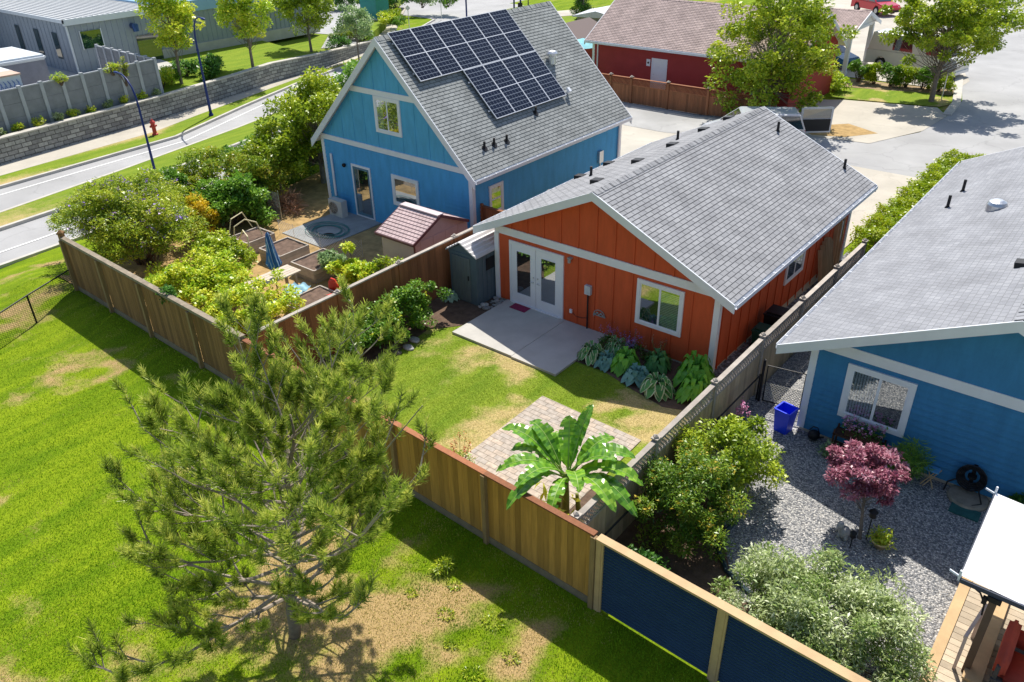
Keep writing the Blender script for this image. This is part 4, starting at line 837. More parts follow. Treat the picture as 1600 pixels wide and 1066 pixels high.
mb.box(PX0-.12, PX1+.12, PY0-.17, PY0-.14, 1.33, 1.41); mb.box(PX1-.02, PX1+.02, PY0-.02, PY0+.03, -.4, 1.4); build('fascia', mb, PKD, t)
t = thing('grey_shed', 'narrow slate grey resin shed with pale ribbed roof at the corner of the orange house', 'shed', (-.75, -.4, 0)); SLT = mat('slate_resin', (.095,.135,.16), .55, .08, 3)
sx0, sx1, sy0, sy1 = -1.22, -.12, -.86, .95
mb = MB(); xm = -.72
mb.prism([(sx0,sy0,0),(sx1,sy0,0),(sx1,sy0,1.70),(xm,sy0,1.98),(sx0,sy0,1.72)], (0, sy1-sy0, 0))
for k in range(9): y = sy0+.08+k*.2; mb.box(sx1-.01, sx1+.014, y, y+.13, .05, 1.62)
mb.box(sx0-.02, sx1+.02, sy0-.02, sy0+.01, 1.62, 1.70); build('wall', mb, SLT, t)
d = MB(); d.box(sx0+.12, sx1-.25, sy0-.035, sy0-.003, .08, 1.58)
for k in range(6): d.box(sx0+.14+k*.115, sx0+.15+k*.115, sy0-.045, sy0-.034, .12, 1.54)
do = build('door', d, mat('slate_resin_door', (.13,.155,.16), .55, .08, 3), t); d = MB(); d.box(sx1-.32, sx1-.29, sy0-.07, sy0-.036, .85, 1.0); build('handle', d, BLK, do)
d = MB(); d.box(sx1+.0145, sx1+.03, -.42, -.05, 1.1, 1.5); build('window', d, mat('dark_opening', (.01,.012,.015), .4), t)
d = MB()
for sgn, xe in ((-1, sx0-.08), (1, sx1+.08)):
    n = 5; ze_ = 1.68 
    for i in range(n):
        a, b = i/n, (i+1)/n; xa = xe+(xm-xe)*a; xb = xe+(xm-xe)*b; za = ze_+.36*a; zb_ = ze_+.36*b
        d.prism([(xa,sy0-.09,za),(xb,sy0-.09,zb_),(xb,sy0-.09,zb_+.03),((xa+xb)/2,sy0-.09,(za+zb_)/2+.06),(xa,sy0-.09,za+.03)], (0, sy1-sy0+.18, 0))
build('roof', d, mat('pale_ribbed_resin', (.62,.60,.60), .5, .08, 4), t)
# ------------------------------------------------------------------ yard items
mb = MB(); mb.box(.78, 1.38, -.42, -.06, .092, .105); tag(build('doormat', mb, mat('crimson_mat', (.28,.03,.09), .95, .25, 20, .8, 200)), 'crimson doormat lying on the concrete patio at the double doors', 'doormat')
random.seed(5)
ROCK = mat('pale_river_rock', (.36,.35,.33), .85, .3, 6, .5, 30, tint=.35)
for i in range(26):
    x = random.uniform(-.08, .36); y = random.uniform(-.95, -.1)
    if x < .0 and y > -.85: x = abs(x)
    mb = MB(); r = random.uniform(.04, .09); mb.blob((x, y, .03+r*.5), (r*1.3, r, r*.7), 5, i, .3)
    tag(build('rock', mb, ROCK, smooth=True), 'pale rounded rock in the loose pile between grey shed and patio', 'rock', 'rocks beside the patio')
for i, (x, y) in enumerate([(-.2,-3.6),(-.05,-4.0)]):
    mb = MB(); mb.blob((x, y, .05), (.2, .15, .05), 6, 40+i, .2); tag(build('flat_stone', mb, ROCK, smooth=True), ['flat pale stone at the edge of the big shrub bed, nearer the patio', 'flat pale stone at the edge of the big shrub bed, farther from the patio'][i], 'stone')
mb = MB(); EX = [(.2,-.95),(-.1,-2.9),(-.1,-4.4),(-.6,-6.0),(-1.3,-6.6)]
for i in range(13):
    k = i/12*4; a = EX[min(int(k),3)]; b = EX[min(int(k)+1,4)]; f_ = k-min(int(k),3); mb = MB(); mb.blob((a[0]+(b[0]-a[0])*f_, a[1]+(b[1]-a[1])*f_, .04), (.13,.11,.07), 5, i+60, .3)
    if i > 5: tag(build('edging_stone', mb, mat('dark_edging_stone', (.16,.14,.12), .9, .3, 5), smooth=True), 'dark edging stone in the row around the left shrub bed', 'stone', 'edging stones of the left bed')
# bins behind the lattice fence by the orange side wall
def wheelie(name, label, cat, x, y, w, l, hgt, m, lidm, rz=0, z=0):
    t = thing(name, label, cat, (x, y, z), rz); b = MB(); k = .8
    b.add([(-w*k,-l*k,0),(w*k,-l*k,0),(w*k,l*k,0),(-w*k,l*k,0),(-w,-l,hgt),(w,-l,hgt),(w,l,hgt),(-w,l,hgt)], [(3,2,1,0),(0,1,5,4),(1,2,6,5),(2,3,7,6),(3,0,4,7),(4,5,6,7)]); build('body', b, m, t, world=False)
    b = MB(); b.box(-w-.02, w+.02, -l-.03, l+.03, hgt+.002, hgt+.04); b.prism([(-w,-l,hgt+.04),(-w,l,hgt+.04),(-w*.6,l*.8,hgt+.1),(-w*.6,-l*.8,hgt+.1)], (2*w,0,0)) if False else b.box(-w*.8, w*.8, -l*.8, l*.8, hgt+.04, hgt+.09); build('lid', b, lidm, t, world=False)
    b = MB()
    for s in (-1, 1): b.tube([(s*w*.85,-l*.75,.09),(s*(w*.85+.05),-l*.75,.09)], .09, 12)
    build('wheels', b, BLK, t, world=False); return t
wheelie('rubbish_bin', 'large black lidded bin behind the lattice fence by the orange wall', 'bin', 7.95, 3.0, .27, .33, .85, BLK, BLK, 0, -.1)
GRNP = mat('dark_green_plastic', (.015,.07,.05), .5, .1); wheelie('rubbish_bin', 'dark green bin in front of the black one by the orange wall', 'bin', 7.95, 2.15, .26, .26, .62, GRNP, GRNP, 0, -.05)
# blue recycling box (open top)
t = thing('recycling_bin', 'bright blue open top plastic bin standing on the gravel by the gate', 'bin', (9.98, -1.22, .02), -.15); BLP = mat('bright_blue_plastic', (.008,.05,.80), .35, .06, 3)
b = MB(); w, l, H = .20, .20, .62; k = .78; i_ = .92
vs = [(-w*k,-l*k,0),(w*k,-l*k,0),(w*k,l*k,0),(-w*k,l*k,0),(-w,-l,H),(w,-l,H),(w,l,H),(-w,l,H),(-w*i_,-l*i_,H),(w*i_,-l*i_,H),(w*i_,l*i_,H),(-w*i_,l*i_,H),(-w*k*i_,-l*k*i_,.03),(w*k*i_,-l*k*i_,.03),(w*k*i_,l*k*i_,.03),(-w*k*i_,l*k*i_,.03)]
b.add(vs, [(3,2,1,0),(0,1,5,4),(1,2,6,5),(2,3,7,6),(3,0,4,7),(4,5,9,8),(5,6,10,9),(6,7,11,10),(7,4,8,11),(8,9,13,12),(9,10,14,13),(10,11,15,14),(11,8,12,15),(12,13,14,15)]); build('body', b, BLP, t, world=False)
b = MB(); 
for p, q in (((-w,-l),(w,-l)),((w,-l),(w,l)),((w,l),(-w,l)),((-w,l),(-w,-l))): b.beam((*p,H), (*q,H), .035, .035)
build('rim', b, BLP, t, world=False)
# left garden: raised beds, table, parasol, heat pump
def raised(x0, x1, y0, y1, label, soil=.06, zt=.10):
    t = thing('raised_bed', label, 'raised bed', ((x0+x1)/2, (y0+y1)/2, -.42), 0, 'raised beds of the left garden')
    for a, b in (((x0,y0),(x1,y0)),((x1,y0),(x1,y1)),((x1,y1),(x0,y1)),((x0,y1),(x0,y0))):
        mb = MB(); 
        for k in range(3): mb.beam((*a,-.42+.087+k*.174), (*b,-.42+.087+k*.174+.001), .05, .165)
        build('plank_side', mb, GREYW, t)
    mb = MB(); n = 8; vs = [(x0+(x1-x0)*i/n, y0+(y1-y0)*j/n, zt-soil+random.uniform(-.015,.025)) for j in range(n+1) for i in range(n+1)]
    mb.add(vs, [(j*(n+1)+i, j*(n+1)+i+1, (j+1)*(n+1)+i+1, (j+1)*(n+1)+i) for j in range(n) for i in range(n)]); build('soil_fill', mb, mat('raised_bed_soil', (.15,.10,.075), 1, .4, 6, 1, 25), t, smooth=True)
raised(-11.2,-10.15,-2.35,-1.15, 'grey timber raised bed of dark soil with pale hoops, farthest left')
raised(-9.42,-8.2,-2.35,-1.08, 'square grey timber raised bed of bare brown soil behind the closed parasol')
raised(-7.5,-6.25,-2.4,-.96, 'grey timber raised bed partly overgrown, nearest the blue house patio')
raised(-5.2,-3.9,-4.5,-3.0, 'timber raised bed of bare soil against the divider fence')
t = thing('garden_table', 'long pale plank table under the vines with a parasol through it', 'table', (-6.45, -4.3, -.42))
mb = MB()
for k in range(5): mb.box(-6.86+k*.155, -6.72+k*.155, -5.5, -3.0, .36, .40)
build('table_top', mb, mat('pale_planks', (.62,.52,.42), .8, .12, 3, tint=.1), t)
for x, y in ((-6.75,-5.3),(-6.2,-5.3),(-6.75,-3.2),(-6.2,-3.2)): mb = MB(); mb.box(x-.04,x+.04,y-.04,y+.04,-.42,.36); build('leg', mb, GREYW, t)
t = thing('patio_umbrella', 'closed blue striped parasol standing through the pale plank table', 'parasol', (-6.4, -3.84, -.4))
mb = MB(); mb.cyl(-6.4, -3.84, -.4, 2.0, .022, 8); build('pole', mb, BARKD, t)
UMB = bricks('blue_striped_cloth', (.02,.10,.30), (.03,.16,.40), (.35,.50,.62), .5, .09, .012)
mb = MB(); rg = random.Random(3); prof = [(.02,1.98),(.06,1.9),(.10,1.6),(.13,1.3),(.17,1.05),(.22,.86),(.19,.78)]; vs = []; n = 20
for r, z in prof:
    for j in range(n): a = 2*pi*j/n; k = 1+.28*cos(5*a)*min(1, r/.1); vs.append((-6.4+(1.98-z)*.06+r*k*cos(a), -3.84+r*k*sin(a), z))
mb.add(vs, [(i*n+j, i*n+(j+1)%n, (i+1)*n+(j+1)%n, (i+1)*n+j) for i in range(len(prof)-1) for j in range(n)]); build('canopy', mb, UMB, t)
t = thing('heat_pump', 'white heat pump unit with round fan grille by the glass door', 'heat pump', (-10.5, 2.3, -.42)); mb = MB(); mb.box(-10.92,-10.12,2.15,2.45,-.36,.32); build('casing', mb, mat('off_white_metal', (.60,.60,.57), .5, .05), t)
mb = MB(); mb.tube([(-10.63,2.149,-.02),(-10.63,2.135,-.02)], .25, 24); fo = build('fan_well', mb, mat('fan_dark', (.07,.10,.10), .6), t); mb = MB()
for r in (.08,.13,.18,.23,.255): mb.tube([(-10.63+r*cos(a*pi/12), 2.125, -.02+r*sin(a*pi/12)) for a in range(25)], .006, 5)
for a in range(8): mb.tube([(-10.63,2.125,-.02),(-10.63+.255*cos(a*pi/4),2.125,-.02+.255*sin(a*pi/4))], .005, 5)
build('grille', mb, STEEL, fo); mb = MB(); mb.box(-10.88,-10.8,2.15,2.45,-.42,-.36); mb.box(-10.24,-10.16,2.15,2.45,-.42,-.36); build('feet', mb, BLK, t)
mb = MB(); mb.box(-10.9,-8.45,-.3,2.76,-.5,-.36); struct('garden_patio', mb, mat('shaded_concrete', (.34,.35,.35), .9, .2, 2))  # darker copy of concrete, the house shadow is put into its colour
for i, (c, n_, r0) in enumerate([((-9.5,.9), 7, .42)]):
    mb = MB(); pts = []
    for k in range(n_*24): a = k*pi/12; r = r0+.05*(k/24)+.08*sin(k*.21); pts.append((c[0]+r*cos(a)*1.25, c[1]+r*sin(a), -.34+.006*(k/24)))
    mb.tube(pts, .013, 5); tag(build('garden_hose', mb, mat('teal_hose', (.08,.25,.24), .5)), 'loose coil of teal garden hose on the shaded garden patio', 'hose')
mb = MB(); mb.lathe(-9.15, .55, [(.26,-.36),(.27,-.335),(.25,-.335),(.24,-.35)], 20); tag(build('water_tray', mb, BLK), 'round black tray inside the hose coil on the garden patio', 'tray')
mb = MB(); mb.tube([(-10.9,-2.4,.1),(-10.9,-2.3,.55),(-10.75,-1.9,.75),(-10.5,-1.6,.6),(-10.4,-1.5,.1)], .025, 6); mb.tube([(-10.5,-2.5,.1),(-10.2,-2.4,.62),(-9.8,-2.5,.5),(-9.5,-2.7,-.2),(-9.45,-2.75,-.4)], .025, 6); mb.tube([(-11.3,-1.3,.1),(-11.35,-1.6,.8),(-11.2,-2.2,.75),(-11.1,-2.5,.1)], .022, 6)
tag(build('hoop_pipes', mb, mat('cream_pipe', (.70,.62,.38), .5)), 'bent cream plastic hoops over the farthest raised bed', 'hoops')
mb = MB(); mb.prism([(-4.9,-2.9,-.35),(-4.45,-2.9,-.35),(-4.42,-2.86,.25),(-4.6,-2.84,.42),(-4.8,-2.84,.42),(-4.92,-2.86,.25)], (0,.05,0)); mb.box(-4.9,-4.45,-3.25,-2.9,-.02,.03); 
for x in (-4.87,-4.5):
    for y in (-3.2,-2.95): mb.box(x-.02,x+.02,y-.02,y+.02,-.4,-.02)
tag(build('garden_chair', mb, mat('red_plastic', (.62,.035,.015), .4, .06)), 'small red plastic chair beside the divider fence in the garden', 'chair')
def cloth(name, label, cat, cx, cy, z, lx, ly, m, rz=0, seed=1):
    rg = random.Random(seed); mb = MB(); n = 14; vs = []
    for j in range(n+1):
        for i in range(n+1):
            u, v = i/n-.5, j/n-.5; x = u*lx*(1+.1*sin(v*9+seed)); y = v*ly*(1+.1*sin(u*8+seed)); vs.append((cx+x*cos(rz)-y*sin(rz), cy+x*sin(rz)+y*cos(rz), z+.05*sin(u*11+seed)+.04*sin(v*13)+rg.uniform(-.01,.01)))
    mb.add(vs, [(j*(n+1)+i, j*(n+1)+i+1, (j+1)*(n+1)+i+1, (j+1)*(n+1)+i) for j in range(n) for i in range(n)]); return tag(build(name, mb, m, smooth=True), label, cat)
LBL = mat('pale_blue_cloth', (.30,.50,.60), .8, .1, 3)
cloth('tarp', 'pale blue tarp lying under the vines nearest the red chair', 'tarp', -5.6, -3.6, .1, .7, .7, LBL, .4); cloth('tarp', 'long pale blue tarp under the vines near the fence corner', 'tarp', -5.35, -5.3, .1, .55, 1.6, LBL, .1, 4)
# garden net frame by the far shrubs
t = thing('net_screen', 'upright see-through netting on thin stakes beside the dark garden shrubs', 'netting', (-12.3, 1.2, -.4))
for x in (-12.9,-12.1): mb = MB(); mb.tube([(x,.6,-.42),(x+.03,.6,.85)], .015, 6); build('stake', mb, STEEL, t)
mb = MB(); mesh_wire(mb, (-12.9,.6), (-12.1,.6), -.4, .75, .09, .002); build('net', mb, mat('grey_net', (.3,.33,.33), .8), t)
mb = MB()
for p, q in zip([(-10.9,-.4),(-9.9,-.45),(-8.4,-.4),(-7.3,-.2)], [(-9.9,-.45),(-8.4,-.4),(-7.3,-.2),(-6.6,.1)]): mesh_wire(mb, p, q, -.4, .25, .12, .0025)
for p in [(-10.9,-.4),(-9.9,-.45),(-8.4,-.4),(-7.3,-.2),(-6.6,.1)]: mb.tube([(*p,-.42),(*p,.3)], .008, 5)
tag(build('wire_border', mb, STEEL), 'knee high wire netting border between the garden patio and raised beds', 'netting')
# ------------------------------------------------------------------ right yard items
mb = MB(); mb.blob((10.70,-1.18,.17), (.14,.14,.13), 8, 2, .05); mb.tube([(10.58,-1.18,.27),(10.66,-1.18,.40),(10.76,-1.18,.40),(10.82,-1.18,.27)], .012, 6); mb.tube([(10.83,-1.2,.17),(10.95,-1.25,.26)], [.03,.015], 8)
tag(build('watering_kettle', mb, BLK, smooth=True), 'small black kettle shaped can on gravel at the blue wall corner', 'kettle')
t = thing('flower_bench', 'dark wooden stand carrying the flower box below the window', 'stand', (11.6, -1.2, 0)); DW = mat('dark_wood', (.07,.035,.025), .6, .2, 4)
mb = MB(); mb.box(11.15,12.25,-1.38,-1.05,.52,.56); build('shelf', mb, DW, t); mb = MB(); mb.box(11.15,12.25,-1.38,-1.05,.12,.15); build('shelf', mb, DW, t)
for x, y in ((11.18,-1.36),(12.22,-1.36),(11.18,-1.08),(12.22,-1.08)): mb = MB(); mb.box(x-.02,x+.02,y-.02,y+.02,0,.66); build('leg', mb, DW, t)
t = thing('flower_box', 'long dark trough of pink and white petunias below the right window', 'flower box', (11.75, -1.22, .57)); mb = MB(); mb.box(11.4,12.15,-1.34,-1.1,.565,.74); build('trough', mb, DW, t)
rng = np.random.default_rng(8); P = np.stack([rng.uniform(11.3,12.2,500), rng.uniform(-1.45,-1.02,500), rng.uniform(.70,.95,500)], 1); np_object('foliage', [leafarr(rng, P, .07)], GRD, t, rng.uniform(0,1,500))
P = np.repeat(np.stack([rng.uniform(11.3,12.2,34), rng.uniform(-1.48,-1.05,34), rng.uniform(.80,1.0,34)], 1), 8, 0)+rng.normal(size=(272,3))*.02; np_object('flowers', [leafarr(rng, P, .06, .9, .9)], PNK, t, rng.uniform(.3,1,272))
t = thing('hose_reel', 'black hose coil hung on a stand at the blue wall above a round pad', 'hose reel', (14.0, -1.05, .03)); mb = MB()
for k in range(5):
    r = .16+.03*k; mb.tube([(14.02+r*cos(a*pi/12), -1.05-.02*k+.01*(a%3), .52+r*1.15*sin(a*pi/12)) for a in range(25)], .02, 6)
build('coil', mb, BLK, t); mb = MB(); mb.box(13.98,14.06,-1.0,-.98,.03,.8); mb.cyl(14.02,-1.06,.5,.56,.09,12); build('stand', mb, IRON, t); mb = MB(); mb.tube([(13.8,-1.1,.4),(13.62,-1.15,.25),(13.6,-1.2,.04)], .018, 6); mb.tube([(14.2,-1.15,.35),(14.35,-1.3,.1),(14.2,-1.45,.08)], .018, 6); build('hose', mb, BLK, t)
mb = MB(); mb.lathe(14.08, -1.18, [(.40,.02),(.41,.06),(.38,.09),(.36,.095)], 26); tag(build('round_paving_stone', mb, mat('mossy_stone', (.30,.26,.20), .9, .25, 5)), 'round stone pad under the hose reel on the gravel', 'stone')
mb = MB(); mb.box(13.85,14.42,-1.85,-1.52,.03,.06); tag(build('green_mat', mb, mat('teal_rubber', (.03,.12,.11), .8, .2, 10)), 'dark teal mat lying on gravel before the round stone pad', 'mat')
t = thing('folding_stool', 'small light blue seated folding stool leaning by the blue wall', 'stool', (13.3,-1.15,0)); mb = MB(); mb.box(13.12,13.42,-1.2,-1.0,.36,.40); build('seat', mb, mat('light_blue_plastic', (.12,.38,.66), .5), t)
for a, b in (((13.14,-1.3,.03),(13.38,-1.02,.36)),((13.40,-1.3,.03),(13.16,-1.02,.36)),((13.2,-1.32,.03),(13.44,-1.0,.36))): mb = MB(); mb.tube([a,b], .014, 6); build('leg', mb, LUMB, t)
def pot(name, label, x, y, r, hgt, m, fol, seed, n=350, rad=.28, leafs=.09, top=.3):
    t = thing(name, label, 'potted plant', (x, y, .02)); mb = MB(); mb.lathe(x, y, [(r*.62,.02),(r,hgt),(r*1.08,hgt),(r*1.08,hgt+.03),(r*.92,hgt+.03),(r*.9,hgt-.02)], 18); build('pot', mb, m, t, smooth=True)
    rng = np.random.default_rng(seed); d = unit(rng, n); d[:,2] = abs(d[:,2]); P = np.array([x, y, hgt])+d*np.array([rad, rad, top])*rng.uniform(.2,1,n)[:,None]; np_object('foliage', [leafarr(rng, P, leafs, .4)], fol, t, rng.uniform(0,1,n)); return t
pot('potted_plant', 'cream bowl of yellow green leaves and red tips beside the purple maple', 13.05, -3.75, .17, .16, mat('cream_glaze', (.62,.50,.28), .4), GRY, 3)
pot('potted_plant', 'orange terracotta pot in the dark bed behind the corrugated fence', 10.2, -7.4, .22, .28, mat('terracotta', (.50,.17,.07), .7), GRD, 4, 150, .2)
mb = MB(); mb.blob((12.38,-3.92,.14), (.11,.13,.15), 7, 1, .1); mb.blob((12.30,-3.98,.33), (.07,.08,.09), 7, 2, .1)
for x, y in ((12.31,-4.0),(12.45,-4.0),(12.31,-3.84),(12.45,-3.84)): mb.cyl(x, y, .0, .12, .035, 8)
mb.cyl(12.26, -4.05, .2, .36, .02, 8)
tag(build('garden_statue', mb, mat('weathered_stone_statue', (.42,.42,.42), .9, .3, 6), smooth=True), 'small pale stone animal statue on gravel at the foot of the maple', 'statue')
t = thing('garden_lantern', 'thin black solar lantern stake beside the maple trunk', 'lantern', (12.78,-3.72,0)); mb = MB(); mb.cyl(12.78,-3.72,0,.62,.012,6); build('stake', mb, IRON, t); mb = MB(); mb.lathe(12.78,-3.72,[(.03,.6),(.07,.64),(.06,.74),(.09,.76),(.02,.83)],10); build('lamp_head', mb, IRON, t)
t = thing('garden_lantern', 'short black solar lantern stake beside the pale statue', 'lantern', (12.6,-4.15,0)); mb = MB(); mb.cyl(12.6,-4.15,0,.3,.012,6); build('stake', mb, IRON, t); mb = MB(); mb.lathe(12.6,-4.15,[(.02,.28),(.06,.32),(.05,.40),(.07,.42),(.02,.47)],10); build('lamp_head', mb, IRON, t)
mb = MB(); mb.tube([(10.5,-4.9,.06),(10.45,-5.4,.08),(10.62,-5.9,.08),(10.95,-6.25,.07),(11.4,-6.45,.05),(12.0,-6.6,.04)], .05, 8); tag(build('pond_edging', mb, mat('black_rubber_edging', (.03,.06,.07), .5)), 'curved black rubber edging between the dark bed and gravel', 'edging')
# canopy, deck, chair
t = thing('deck', 'raised timber plank deck at the bottom right under the white canopy', 'deck', (15.2, -6, 0))
mb = MB(); y = -9.0
random.seed(11); DY = -3.75
y = -8.4
while y < DY: mb.box(14.74, 17.2, y, y+.135, .26, .30); y += .145
build('deck_boards', mb, DECKW, t); mb = MB(); mb.box(14.58, 14.73, -8.4, DY, .262, .303); mb.box(14.55, 14.58, -8.4, DY, .0, .29); build('border_board', mb, LUMB, t)
mb = MB(); mb.box(15.08,15.36,-6.35,-3.85,.38,.42); mb.box(15.1,15.34,-6.3,-6.2,.3,.38); mb.box(15.1,15.34,-4.0,-3.9,.3,.38); tag(build('plank_bench', mb, LUMB), 'low wide plank bench on the deck beside the canopy post', 'bench')
t = thing('canopy', 'white fabric shade canopy over the deck at right edge', 'canopy', (15.2, -6.0, .3)); mb = MB(); n = 16; vs = []
for j in range(n+1):
    for i in range(n+1):
        u, v = i/n, j/n; x = 14.58+u*2.8; y = -6.12+v*2.42-.03*u; sag = -.05*sin(pi*u)+.012*sin(v*40)*(1 if 0 < v < 1 else 0); vs.append((x, y, 2.2+sag))
mb.add(vs, [(j*(n+1)+i, j*(n+1)+i+1, (j+1)*(n+1)+i+1, (j+1)*(n+1)+i) for j in range(n) for i in range(n)]); build('fabric', mb, mat('white_canvas', (.86,.86,.88), .8, .02), t, smooth=True)
mb = MB(); mb.box(14.56,14.60,-6.14,-3.68,2.10,2.17); mb.box(14.6,17.4,-6.16,-6.12,2.08,2.16); mb.box(14.6,17.4,-3.72,-3.68,2.08,2.16); build('frame_rail', mb, mat('dark_canopy_rail', (.05,.06,.09), .5), t)
for x, y in ((15.1,-6.08),(17.2,-6.08),(17.2,-3.74)): mb = MB(); mb.box(x-.055,x+.055,y-.055,y+.055,.3,2.12); build('post', mb, mat('brown_post_paint', (.14,.09,.06), .6, .1), t)
mb = MB()
for p in ((14.57,-6.13),(14.57,-3.70)): mb.tube([(p[0]+.02,p[1],2.17),(p[0]-.16,p[1]+.03,2.2)], .02, 6); mb.tube([(p[0],p[1],2.1),(p[0],p[1]-(.02 if p[1]<-5 else -.02),2.32)], .02, 6)
mb.tube([(15.75,-6.17,1.98),(15.75,-6.17,2.22)], .025, 6); build('clamp', mb, PVC, t)
mb = MB(); mb.box(15.0,15.2,-6.18,-6.0,1.98,2.08); mb.box(14.95,15.02,-6.2,-6.12,1.9,2.02); build('bracket', mb, IRON, t)
mb = MB(); mb.tube([(14.7,-6.1,2.1),(14.9,-6.15,2.05),(15.0,-6.12,1.85),(15.02,-6.1,1.6)], .015, 6); build('cord', mb, IRON, t)
mb = MB(); mb.beam((15.04,-5.28,1.1),(14.93,-6.2,1.1),.05,.06); 
for p in ((15.03,-5.3),(14.94,-6.15)): mb.beam((*p,.3),(*p,1.08),.05,.05)
tag(build('deck_rail', mb, mat('pale_pink_rail', (.60,.48,.44), .6)), 'short pale rail on two posts at the deck edge beside the canopy post', 'rail')
t = thing('lounge_chair', 'red cushioned wicker lounge chair on the deck at bottom right', 'chair', (15.75,-5.95,.3)); RC = mat('brick_red_cushion', (.55,.09,.055), .85, .12, 4)
def cushion(x0, x1, y0, y1, z0, z1, nm='cushion'):
    bm = bmesh.new(); bmesh.ops.create_cube(bm, size=1); bmesh.ops.scale(bm, vec=(x1-x0, y1-y0, z1-z0), verts=bm.verts); bmesh.ops.bevel(bm, geom=bm.edges[:], offset=min(x1-x0,y1-y0,z1-z0)*.35, segments=3, affect='EDGES')
    mb = MB(); mb.add([((v.co.x+(x0+x1)/2), (v.co.y+(y0+y1)/2), v.co.z+(z0+z1)/2) for v in bm.verts], [tuple(v.index for v in f.verts) for f in bm.faces]); bm.free(); return build(nm, mb, RC, t, smooth=True)
cushion(15.55,16.25,-6.2,-5.5,.52,.68,'seat_cushion'); cushion(15.42,15.60,-6.25,-5.25,.62,1.1,'backrest_cushion'); cushion(15.5,16.3,-5.45,-5.25,.6,.95,'side_cushion')
mb = MB(); mb.box(15.45,16.3,-6.28,-5.22,.4,.5)
for x, y in ((15.48,-6.25),(16.26,-6.25),(15.48,-5.25),(16.26,-5.25)): mb.box(x-.03,x+.03,y-.03,y+.03,.3,.62 if x > 16 else .9)
mb.box(15.43,16.3,-6.3,-6.26,.58,.62); build('frame', mb, mat('grey_wicker', (.10,.09,.085), .8, .2, 20), t)
# ------------------------------------------------------------------ street side structures
SW = bricks('stone_block_wall', (.40,.39,.36), (.20,.195,.19), (.09,.085,.08), .55, .22, .02, 'uv')
t = thing('retaining_wall', 'grey stone block retaining wall running along the far sidewalk', 'wall', (-31.5, 3, -.8)); mb = MB(); cp = MB(); ss = 0
for i, (p, q) in enumerate(zip(Wp[:9], Wp[1:10])):
    L = sqrt((q[0]-p[0])**2+(q[1]-p[1])**2); za, zb_ = [(.5 if y < 18 else .5-(y-18)*.055) for y in (p[1], q[1])]
    mb.add([(p[0],p[1],-.82),(q[0],q[1],-.82),(q[0]-.12,q[1],zb_),(p[0]-.12,p[1],za),(p[0]-.5,p[1],za),(q[0]-.5,q[1],zb_),(p[0]-.5,p[1],-.82),(q[0]-.5,q[1],-.82)], [(0,1,2,3),(3,2,5,4),(4,5,7,6)], 0, None, [(ss,0),(ss+L,0),(ss+L,1.32),(ss,1.32),(ss,1.7),(ss+L,1.7),(ss,3),(ss+L,3)])
    cp.beam((p[0]-.28,p[1],za+.035), (q[0]-.28,q[1],zb_+.035), .45, .07, mi=0); ss += L
build('stone_face', mb, SW, t); build('coping', cp, KERB, t)
CF = mat('grey_concrete_panel', (.22,.23,.25), .85, .15, 2, .3, 40); CFP = mat('pale_concrete_post', (.38,.40,.43), .8, .1, 3)
t = thing('concrete_fence', 'tall grey concrete panel fence with pale posts above the stone wall', 'fence', (-32.8, 2, .4))
cl = [(-31.2,-12),(-32.0,-3)]; 
line = [(-31.0+(-1.9)*k/20.0 if False else np.interp(-15.5+k*1.16, [-15.5,-3,7.6], [-31.1,-31.9,-33.0]), -15.5+k*1.16) for k in range(21)]
line2 = [(line[-1][0]-k*1.05, line[-1][1]+.03*k) for k in range(0, 8)]
for seg in (line, line2):
    for i, (p, q) in enumerate(zip(seg, seg[1:])):
        mb = MB()
        for z in (.4, 1.1, 1.8): mb.beam((*p, z+.345), (*q, z+.345), .07, .69)
        build('panel', mb, CF, t); mb = MB(); mb.beam((*p, 2.52), (*q, 2.52), .12, .06); build('cap_rail', mb, CFP, t)
for i, p in enumerate(line+line2[1:]): mb = MB(); mb.box(p[0]-.09,p[0]+.1,p[1]-.09,p[1]+.09,.3,2.62); build('post', mb, CFP, t)
# warehouse
MET = mat('pale_blue_grey_metal', (.30,.34,.39), .55, .06, 1); METL = mat('light_metal_roof', (.55,.56,.56), .5, .05, 1); METB = mat('sky_blue_metal_roof', (.28,.46,.64), .5, .05, 1); METW = mat('white_metal_trim', (.66,.70,.74), .5, .05)
t = thing('warehouse', 'pale grey ribbed metal warehouse with flat roof beyond the concrete fence', 'warehouse', (-55, 18, .4))
mb = MB(); X1, Y0, Y1, ZR = -43.6, 7.7, 28.5, 3.75; mb.box(-80, X1, Y0, Y1, .2, ZR)
k = Y0+.15
while k < Y1: mb.box(X1-.01, X1+.045, k, k+.09, 1.0 if k > 14 else .4, ZR-.02); k += .42
k = X1-.3
while k > -56: mb.box(k-.05, k, Y0-.03, Y0+.01, .4, ZR-.02); k -= .6
build('wall', mb, MET, t)
mb = MB(); mb.box(-80, X1+.02, 13.5, Y1+.02, .2, 1.05) if False else mb.box(X1-.02, X1+.09, 14, Y1, .2, 1.0); build('plinth', mb, CONC, t)
mb = MB(); mb.box(-80, X1+.12, Y0-.12, 14.5, ZR, ZR+.12); k = Y0
while k < 14.4: mb.box(-80, X1+.1, k, k+.07, ZR+.12, ZR+.17); k += .38
build('roof', mb, METL, t); mb = MB(); mb.box(-80, X1+.14, 14.52, Y1+.1, ZR-.5, ZR+.25); build('roof', mb, METB, t)
mb = MB(); mb.box(X1+.12, X1+.2, Y0-.2, 14.5, ZR-.25, ZR+.13); mb.box(-80, X1+.2, Y0-.2, Y0-.12, ZR-.1, ZR+.13); mb.box(X1+.0, X1+.06, Y0-.04, Y0+.08, .4, ZR-.3); build('roof_edge', mb, METW, t)
